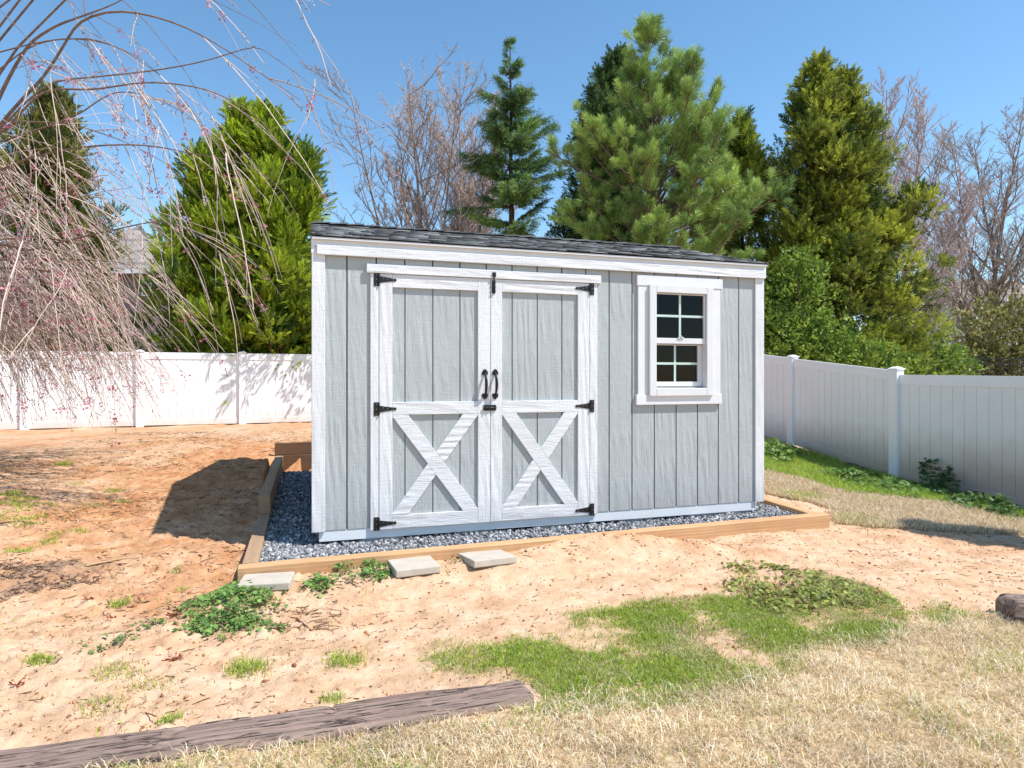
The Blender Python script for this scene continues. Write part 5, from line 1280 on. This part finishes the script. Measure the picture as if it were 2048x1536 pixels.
def lobed_leaf():
    """flat five lobed leaf on a short stalk, lying in the XY plane"""
    pts = [(0, 0)]
    for k in range(11):
        th = math.radians(-150 + 30 * k); r = (1.0 if k % 2 == 1 else .62); pts.append((r * math.sin(th) * .95, r * math.cos(th) * .9 + .35))
    v = np.array([(x, y, .10 * (x * x + y * y)) for x, y in pts]); T_ = np.array([[0, k + 1, k] for k in range(1, 11)])
    return v, T_
LL_V, LL_T = lobed_leaf()
G_W = 'leafy weed patches'
def weeds(poly, n, label, seed, dark, tip, size=.013, hmax=.07, brown=.0, name='weed_patch', cat='weeds'):
    g = np.random.default_rng(seed); pp = poly_px(poly); lo, hi = pp.min(0) - .1, pp.max(0) + .1; x = g.uniform(lo[0], hi[0], n * 7); y = g.uniform(lo[1], hi[1], n * 7); jx = .12 * np.ptp(pp[:, 0]); k = inpoly(x + jx * 2.2 * (fbm(x * 5, y * 5, 3, seed + 5) - .5) + g.normal(0, .022, len(x)), y + jx * 1.6 * (fbm(x * 5 + 9, y * 5, 3, seed + 6) - .5) + g.normal(0, .016, len(x)), pp); x, y = x[k], y[k]; dn = fbm(x * 7, y * 7, 3, seed)
    cx, cy = pp.mean(0); k = g.random(len(x)) < np.clip((dn - .25) * 2.4, .05, 1); x, y = x[k][:n], y[k][:n]; n = len(x)
    cz = float(gz(cx, cy)[0]); z = gz(x, y); edge = np.clip(1.25 - np.hypot((x - cx) / (np.ptp(pp[:, 0]) / 2), (y - cy) / (np.ptp(pp[:, 1]) / 2)), .15, 1)
    hh = hmax * edge * (.35 + .65 * fbm(x * 6, y * 6, 2, seed + 3)) * g.uniform(.45, 1.25, n)
    pos = np.stack([x - cx, y - cy, z - cz + hh], 1); D = norm(np.stack([g.normal(0, .5, n), g.normal(-.12, .5, n), np.ones(n)], 1))
    b_ = np.clip(.5 + .28 * g.normal(0, 1, n), 0, 1)[:, None]; c = np.array(dark) * (1 - b_) + np.array(tip) * b_
    br = g.random(n) < brown; c[br] = np.array((.26, .17, .07)) * g.uniform(.7, 1.2, (int(br.sum()), 1))
    fol, st = Acc(), Acc(); scatter(fol, LL_V, pos, frames(D, g.uniform(0, 6.28, n)), size * g.uniform(.4, 1.5, n), c, tris=LL_T)
    m = n // 2; base = np.stack([pos[:m, 0] + g.normal(0, .02, m), pos[:m, 1] + g.normal(0, .02, m), z[:m] - cz - .005], 1)
    tubes(st, np.stack([base, (base + pos[:m]) / 2 + g.normal(0, .004, (m, 3)), pos[:m]], 1), np.full((m, 3), .0011), 3, (.12, .17, .05))
    r = empty(name, (cx, cy, cz)); tag(r, label, cat, G_W); fol.obj('leaves', LEAF, r); st.obj('stems', LEAF, r)
weeds([(352, 1250), (370, 1200), (430, 1185), (490, 1160), (520, 1160), (530, 1185), (575, 1190), (572, 1225), (545, 1240), (550, 1262), (510, 1265), (430, 1280), (370, 1268)], 1500, 'broad round patch of green lobed weeds near the gravel corner', 601, (.06, .15, .035), (.28, .44, .10))
weeds([(600, 1185), (610, 1165), (660, 1150), (690, 1135), (740, 1118), (785, 1112), (786, 1140), (760, 1160), (690, 1175), (640, 1188)], 900, 'long clump of green weeds against the front timber beside a paver', 602, (.06, .15, .035), (.28, .44, .10), hmax=.075)
weeds([(575, 1190), (600, 1165), (615, 1190), (590, 1215), (575, 1205)], 60, 'few stray weed leaves trailing between the two green clumps', 603, (.05, .12, .03), (.17, .29, .08), hmax=.03)
weeds([(595, 1222), (640, 1218), (640, 1228), (600, 1233)], 26, 'tiny sprig of weed leaves right of the broad round patch', 604, (.05, .12, .03), (.17, .29, .08), hmax=.02)
weeds([(130, 1300), (180, 1290), (230, 1280), (270, 1268), (262, 1300), (215, 1315), (150, 1312)], 170, 'thin straggling weed patch with pale leaves at lower left', 605, (.08, .13, .04), (.26, .33, .12), hmax=.035, size=.012)
weeds([(265, 1272), (275, 1245), (300, 1240), (315, 1255), (345, 1240), (350, 1255), (320, 1262), (300, 1270)], 90, 'small yellow green weed patch left of the broad round one', 606, (.08, .15, .03), (.26, .34, .09), hmax=.03)
weeds([(1436, 1185), (1470, 1150), (1500, 1122), (1560, 1138), (1630, 1138), (1650, 1160), (1720, 1172), (1790, 1200), (1800, 1215), (1700, 1225), (1640, 1222), (1560, 1235), (1500, 1235), (1480, 1200)], 2000, 'sprawling yellow green weed patch on the clay above the lawn', 607, (.13, .18, .035), (.46, .49, .11), hmax=.05, brown=.22)
weeds([(890, 1116), (925, 1118), (928, 1128), (900, 1132)], 60, 'small flat weed tuft between the two right hand pavers', 608, (.10, .13, .03), (.28, .27, .06), hmax=.025, size=.009)
# tall weeds below the fence; its shade is put into the darker greens
weeds([(1520, 905), (1560, 895), (1600, 915), (1590, 935), (1530, 935)], 520, 'green weed clump at the shed corner below the right fence', 609, (.05, .12, .025), (.28, .40, .08), size=.034, hmax=.30)
weeds([(1640, 950), (1700, 950), (1790, 965), (1850, 985), (1840, 1010), (1760, 990), (1680, 978)], 1400, 'band of green weeds at the foot of the sloping fence', 610, (.05, .12, .025), (.20, .32, .07), size=.028, hmax=.20)
weeds([(1840, 960), (1880, 955), (1905, 970), (1915, 1000), (1870, 1005), (1840, 990)], 900, 'bushy shade darkened weed clump against the right fence', 611, (.035, .10, .025), (.10, .20, .05), size=.036, hmax=.40)
weeds([(1900, 1000), (1960, 1008), (2060, 1035), (2060, 1050), (1960, 1030), (1890, 1015)], 900, 'low weeds along the fence base at the right edge', 612, (.04, .10, .025), (.12, .21, .05), size=.028, hmax=.18)
# seed-head stalks
def stalks():
    g = np.random.default_rng(88); pts = [(1560, 880), (1600, 885), (1630, 905), (1910, 965), (1690, 950)]
    a = Acc()
def sprig(px_, py_, label, seed, h=.08, n=14):
    q = PG(px_, py_); g = np.random.default_rng(seed); f = Acc(); az = g.uniform(0, 2 * PI, n); D = np.stack([np.cos(az), np.sin(az), g.uniform(.2, 1.2, n)], 1)
    Pp = grow(np.zeros((n, 3)), D, g.uniform(.4, 1, n) * h * .62, 5, -.2, .1, None, .5, g); tubes(f, Pp, np.full((n, 5), .0014), 3, (.30, .09, .05))
    bi = np.repeat(np.arange(n), 3); s, tn = along(Pp[bi], g.uniform(.5, 1, n * 3))
    scatter(f, leaf_quad(.014, .007), s, frames(norm(tn + g.normal(0, .4, (n * 3, 3))), g.uniform(0, 6.28, n * 3)), g.uniform(.7, 1.2, n * 3), np.array([(.40, .075, .035)]) * g.uniform(.6, 1.3, (n * 3, 1)), quads=np.array([[0, 1, 2, 3]]))
    o = f.obj('red_weed', LEAF); o.location = q; tag(o, label, 'weed', 'small red leaved weeds')
sprig(348, 1235, 'red leaved weed at the left edge of the broad green patch', 1)
sprig(350, 1318, 'red leaved weed beside a small green sprig below the patch', 2)
sprig(176, 1205, 'small reddish weed on pale clay left of a bright tuft', 3, .05, 9)
sprig(32, 1372, 'reddish weed by the lower left edge of the photo', 4, .06, 10)
sprig(224, 1242, 'tiny reddish weed between tuft and straggling patch', 5, .045, 8)

# sticks and crumbs ----------------------------------------------------------
def stick(name, pts, r, col, label):
    q = [PG(*p) for p in pts]; o0 = q[0]; s = np.linspace(0, len(q) - 1, 14); arr = np.array([tuple(k - o0) for k in q])
    pi_ = np.stack([np.interp(s, np.arange(len(q)), arr[:, i]) for i in range(3)], 1); g = np.random.default_rng(len(label)); pi_ += g.normal(0, .003, pi_.shape); pi_[:, 2] += r * .9
    for _ in range(2): pi_[1:-1] = (pi_[2:] + pi_[:-2] + 2 * pi_[1:-1]) / 4
    a = Acc(); tubes(a, pi_[None], (r * np.linspace(1, .6, 14))[None], 6, col); o = a.obj(name, TWIG); o.location = o0; tag(o, label, 'stick', 'fallen sticks on the clay')
stick('fallen_stick', [(172, 1134), (210, 1126), (260, 1120), (318, 1116)], .008, (.46, .31, .18), 'long curved tan stick lying left of the gravel corner')
stick('fallen_stick', [(594, 1234), (607, 1246), (622, 1259)], .005, (.16, .08, .05), 'short dark twig below the broad weed patch')
stick('fallen_stick', [(205, 1277), (240, 1268), (268, 1260)], .005, (.40, .27, .17), 'thin pale stick above the straggling weed patch')
stick('fallen_stick', [(70, 1354), (100, 1335), (125, 1325)], .005, (.36, .25, .16), 'thin stick running from the lower left leafy tuft')
stick('fallen_stick', [(0, 1048), (40, 1046), (66, 1049)], .007, (.20, .12, .08), 'dark stick on orange clay at the left edge')
stick('fallen_stick', [(1255, 1218), (1270, 1213), (1287, 1211)], .005, (.26, .14, .08), 'dark twig at the upper edge of the green grass')
stick('fallen_stick', [(912, 1310), (922, 1297), (935, 1283)], .004, (.58, .46, .28), 'straw lying over the left tip of the green grass')
def debris():
    g = np.random.default_rng(64); a = Acc(); n = 9000
    x = g.uniform(-4.6, 4.4, n); y = g.uniform(2.2, 7.6, n); k = ~in_bed(x, y, -.02) & ~inpoly(x, y, LAWN) & ~on_tie(x, y) & (g.random(n) < np.clip((fbm(x * 1.3, y * 2.2, 3, 141) - .36) * 3.4, .1, 1)); x, y = x[k], y[k]; n = len(x)
    L = g.gamma(1.6, .014, n) + .008; az = g.normal(.1, .9, n); z = gz(x, y) + .002; d = np.stack([np.cos(az), np.sin(az), g.normal(0, .06, n)], 1)
    S = np.stack([x, y, z], 1); Pp = np.stack([S, S + d * (L * .5)[:, None] + g.normal(0, .0016, (n, 3)), S + d * L[:, None]], 1)
    c = np.array([(.20, .085, .045), (.13, .06, .035), (.34, .19, .10), (.45, .31, .19)])[g.integers(0, 4, n)] * g.uniform(.8, 1.2, (n, 1))
    tubes(a, Pp, g.uniform(.0011, .0026, n)[:, None] * np.ones((1, 3)), 3, c)
    m = 15000; x = g.uniform(-5, 4.6, m); y = 2.2 + 6.5 * g.random(m) ** 1.5; k = ~in_bed(x, y, -.02) & ~inpoly(x, y, LAWN) & ~on_tie(x, y); x, y = x[k], y[k]; m = len(x)
    pal2 = np.array([(.42, .23, .12), (.36, .16, .075), (.52, .33, .20), (.25, .115, .06), (.58, .42, .29)])
    stones(a, x, y, gz(x, y) + .001, np.where(g.random(m) < .07, g.uniform(.006, .014, m), g.gamma(2.0, .0018, m) + .0018), pal2, g=g)
    mm = 16000; x = g.uniform(-6.5, -.9, mm); y = 3.2 + 8 * g.random(mm) ** 1.3; k = ~in_bed(x, y, -.02) & (g.random(mm) < np.clip((fbm(x * 1.1, y * 2.6, 4, 151) - .40) * 4, .06, 1)); x, y = x[k], y[k]; mm = len(x); az = g.normal(.15, .7, mm); L = g.gamma(1.7, .018, mm) + .01
    S = np.stack([x, y, gz(x, y) + .003], 1); d = np.stack([np.cos(az), np.sin(az), g.normal(0, .08, mm)], 1); tubes(a, np.stack([S, S + d * (L / 2)[:, None] + g.normal(0, .003, (mm, 3)), S + d * L[:, None]], 1), g.uniform(.0014, .0034, mm)[:, None] * np.ones((1, 3)), 3, np.array([(.17, .09, .055), (.26, .16, .10), (.42, .30, .19), (.11, .06, .04)])[g.integers(0, 4, mm)])
    # bark flakes and rotted twigs of the litter patch
    x, y = sample(LITTER, 5200, g); k = g.random(len(x)) < np.clip((fbm(x * 2.2, y * 4, 3, 99) - .42) * 3, 0, .75); x, y = x[k], y[k]; m = len(x); az = g.uniform(0, PI, m); L = g.gamma(1.8, .02, m) + .01; S = np.stack([x, y, gz(x, y) + .003], 1); d = np.stack([np.cos(az), np.sin(az), g.normal(0, .15, m)], 1)
    tubes(a, np.stack([S, S + d * (L / 2)[:, None], S + d * L[:, None] + g.normal(0, .003, (m, 3))], 1), g.uniform(.0015, .004, m)[:, None] * np.ones((1, 3)), 3, np.array([(.20, .13, .09), (.30, .21, .15), (.12, .07, .05)])[g.integers(0, 3, m)])
    tag(a.obj('ground_litter', attr_mat('litter', .9, 0, 0, 40, .1)), 'twigs, bark bits and clay crumbs strewn over the bare ground', 'litter', kind='stuff')
debris()

# ------------------------------------------------------------------ light, sky, camera
TO_SUN = Vector((.62, -.204, 1.0)).normalized()
el = math.asin(TO_SUN.z); rot = math.atan2(TO_SUN.x, TO_SUN.y)
w = bpy.data.worlds.new('World'); SC.world = w; w.use_nodes = True; nt = w.node_tree
bg = nt.nodes['Background']; sky = N(nt, 'ShaderNodeTexSky', sky_type='NISHITA'); sky.sun_disc = False; sky.sun_elevation = el; sky.sun_rotation = rot
sky.altitude = 200; sky.air_density = 1.0; sky.dust_density = .1; sky.ozone_density = 1.6
hs_ = N(nt, 'ShaderNodeHueSaturation'); hs_.inputs['Hue'].default_value = .492; hs_.inputs['Saturation'].default_value = 1.14; hs_.inputs['Value'].default_value = 1.1; nt.links.new(sky.outputs[0], hs_.inputs['Color'])
nt.links.new(hs_.outputs[0], bg.inputs['Color']); bg.inputs['Strength'].default_value = .15
sd = bpy.data.lights.new('sun', 'SUN'); sd.energy = 5.0; sd.angle = math.radians(.53); sd.color = (1.0, .965, .91)
so = bpy.data.objects.new('sun', sd); COL.objects.link(so); so.rotation_euler = TO_SUN.to_track_quat('Z', 'Y').to_euler(); so.location = (8, -4, 12)

cd = bpy.data.cameras.new('camera'); co = bpy.data.objects.new('camera', cd); COL.objects.link(co)
co.location = (0, 0, EYE); co.rotation_euler = (PI / 2, 0, 0); cd.sensor_width = 36; cd.lens = F / 2048 * 36; cd.shift_y = -14 / 2048; cd.clip_start = .05; cd.clip_end = 2000
SC.camera = co
SC.view_settings.view_transform = 'Standard'; SC.view_settings.look = 'None'; SC.view_settings.exposure = .38; SC.view_settings.gamma = 1.0
SC.render.engine = 'CYCLES'; SC.cycles.max_bounces = 8; SC.cycles.transparent_max_bounces = 12
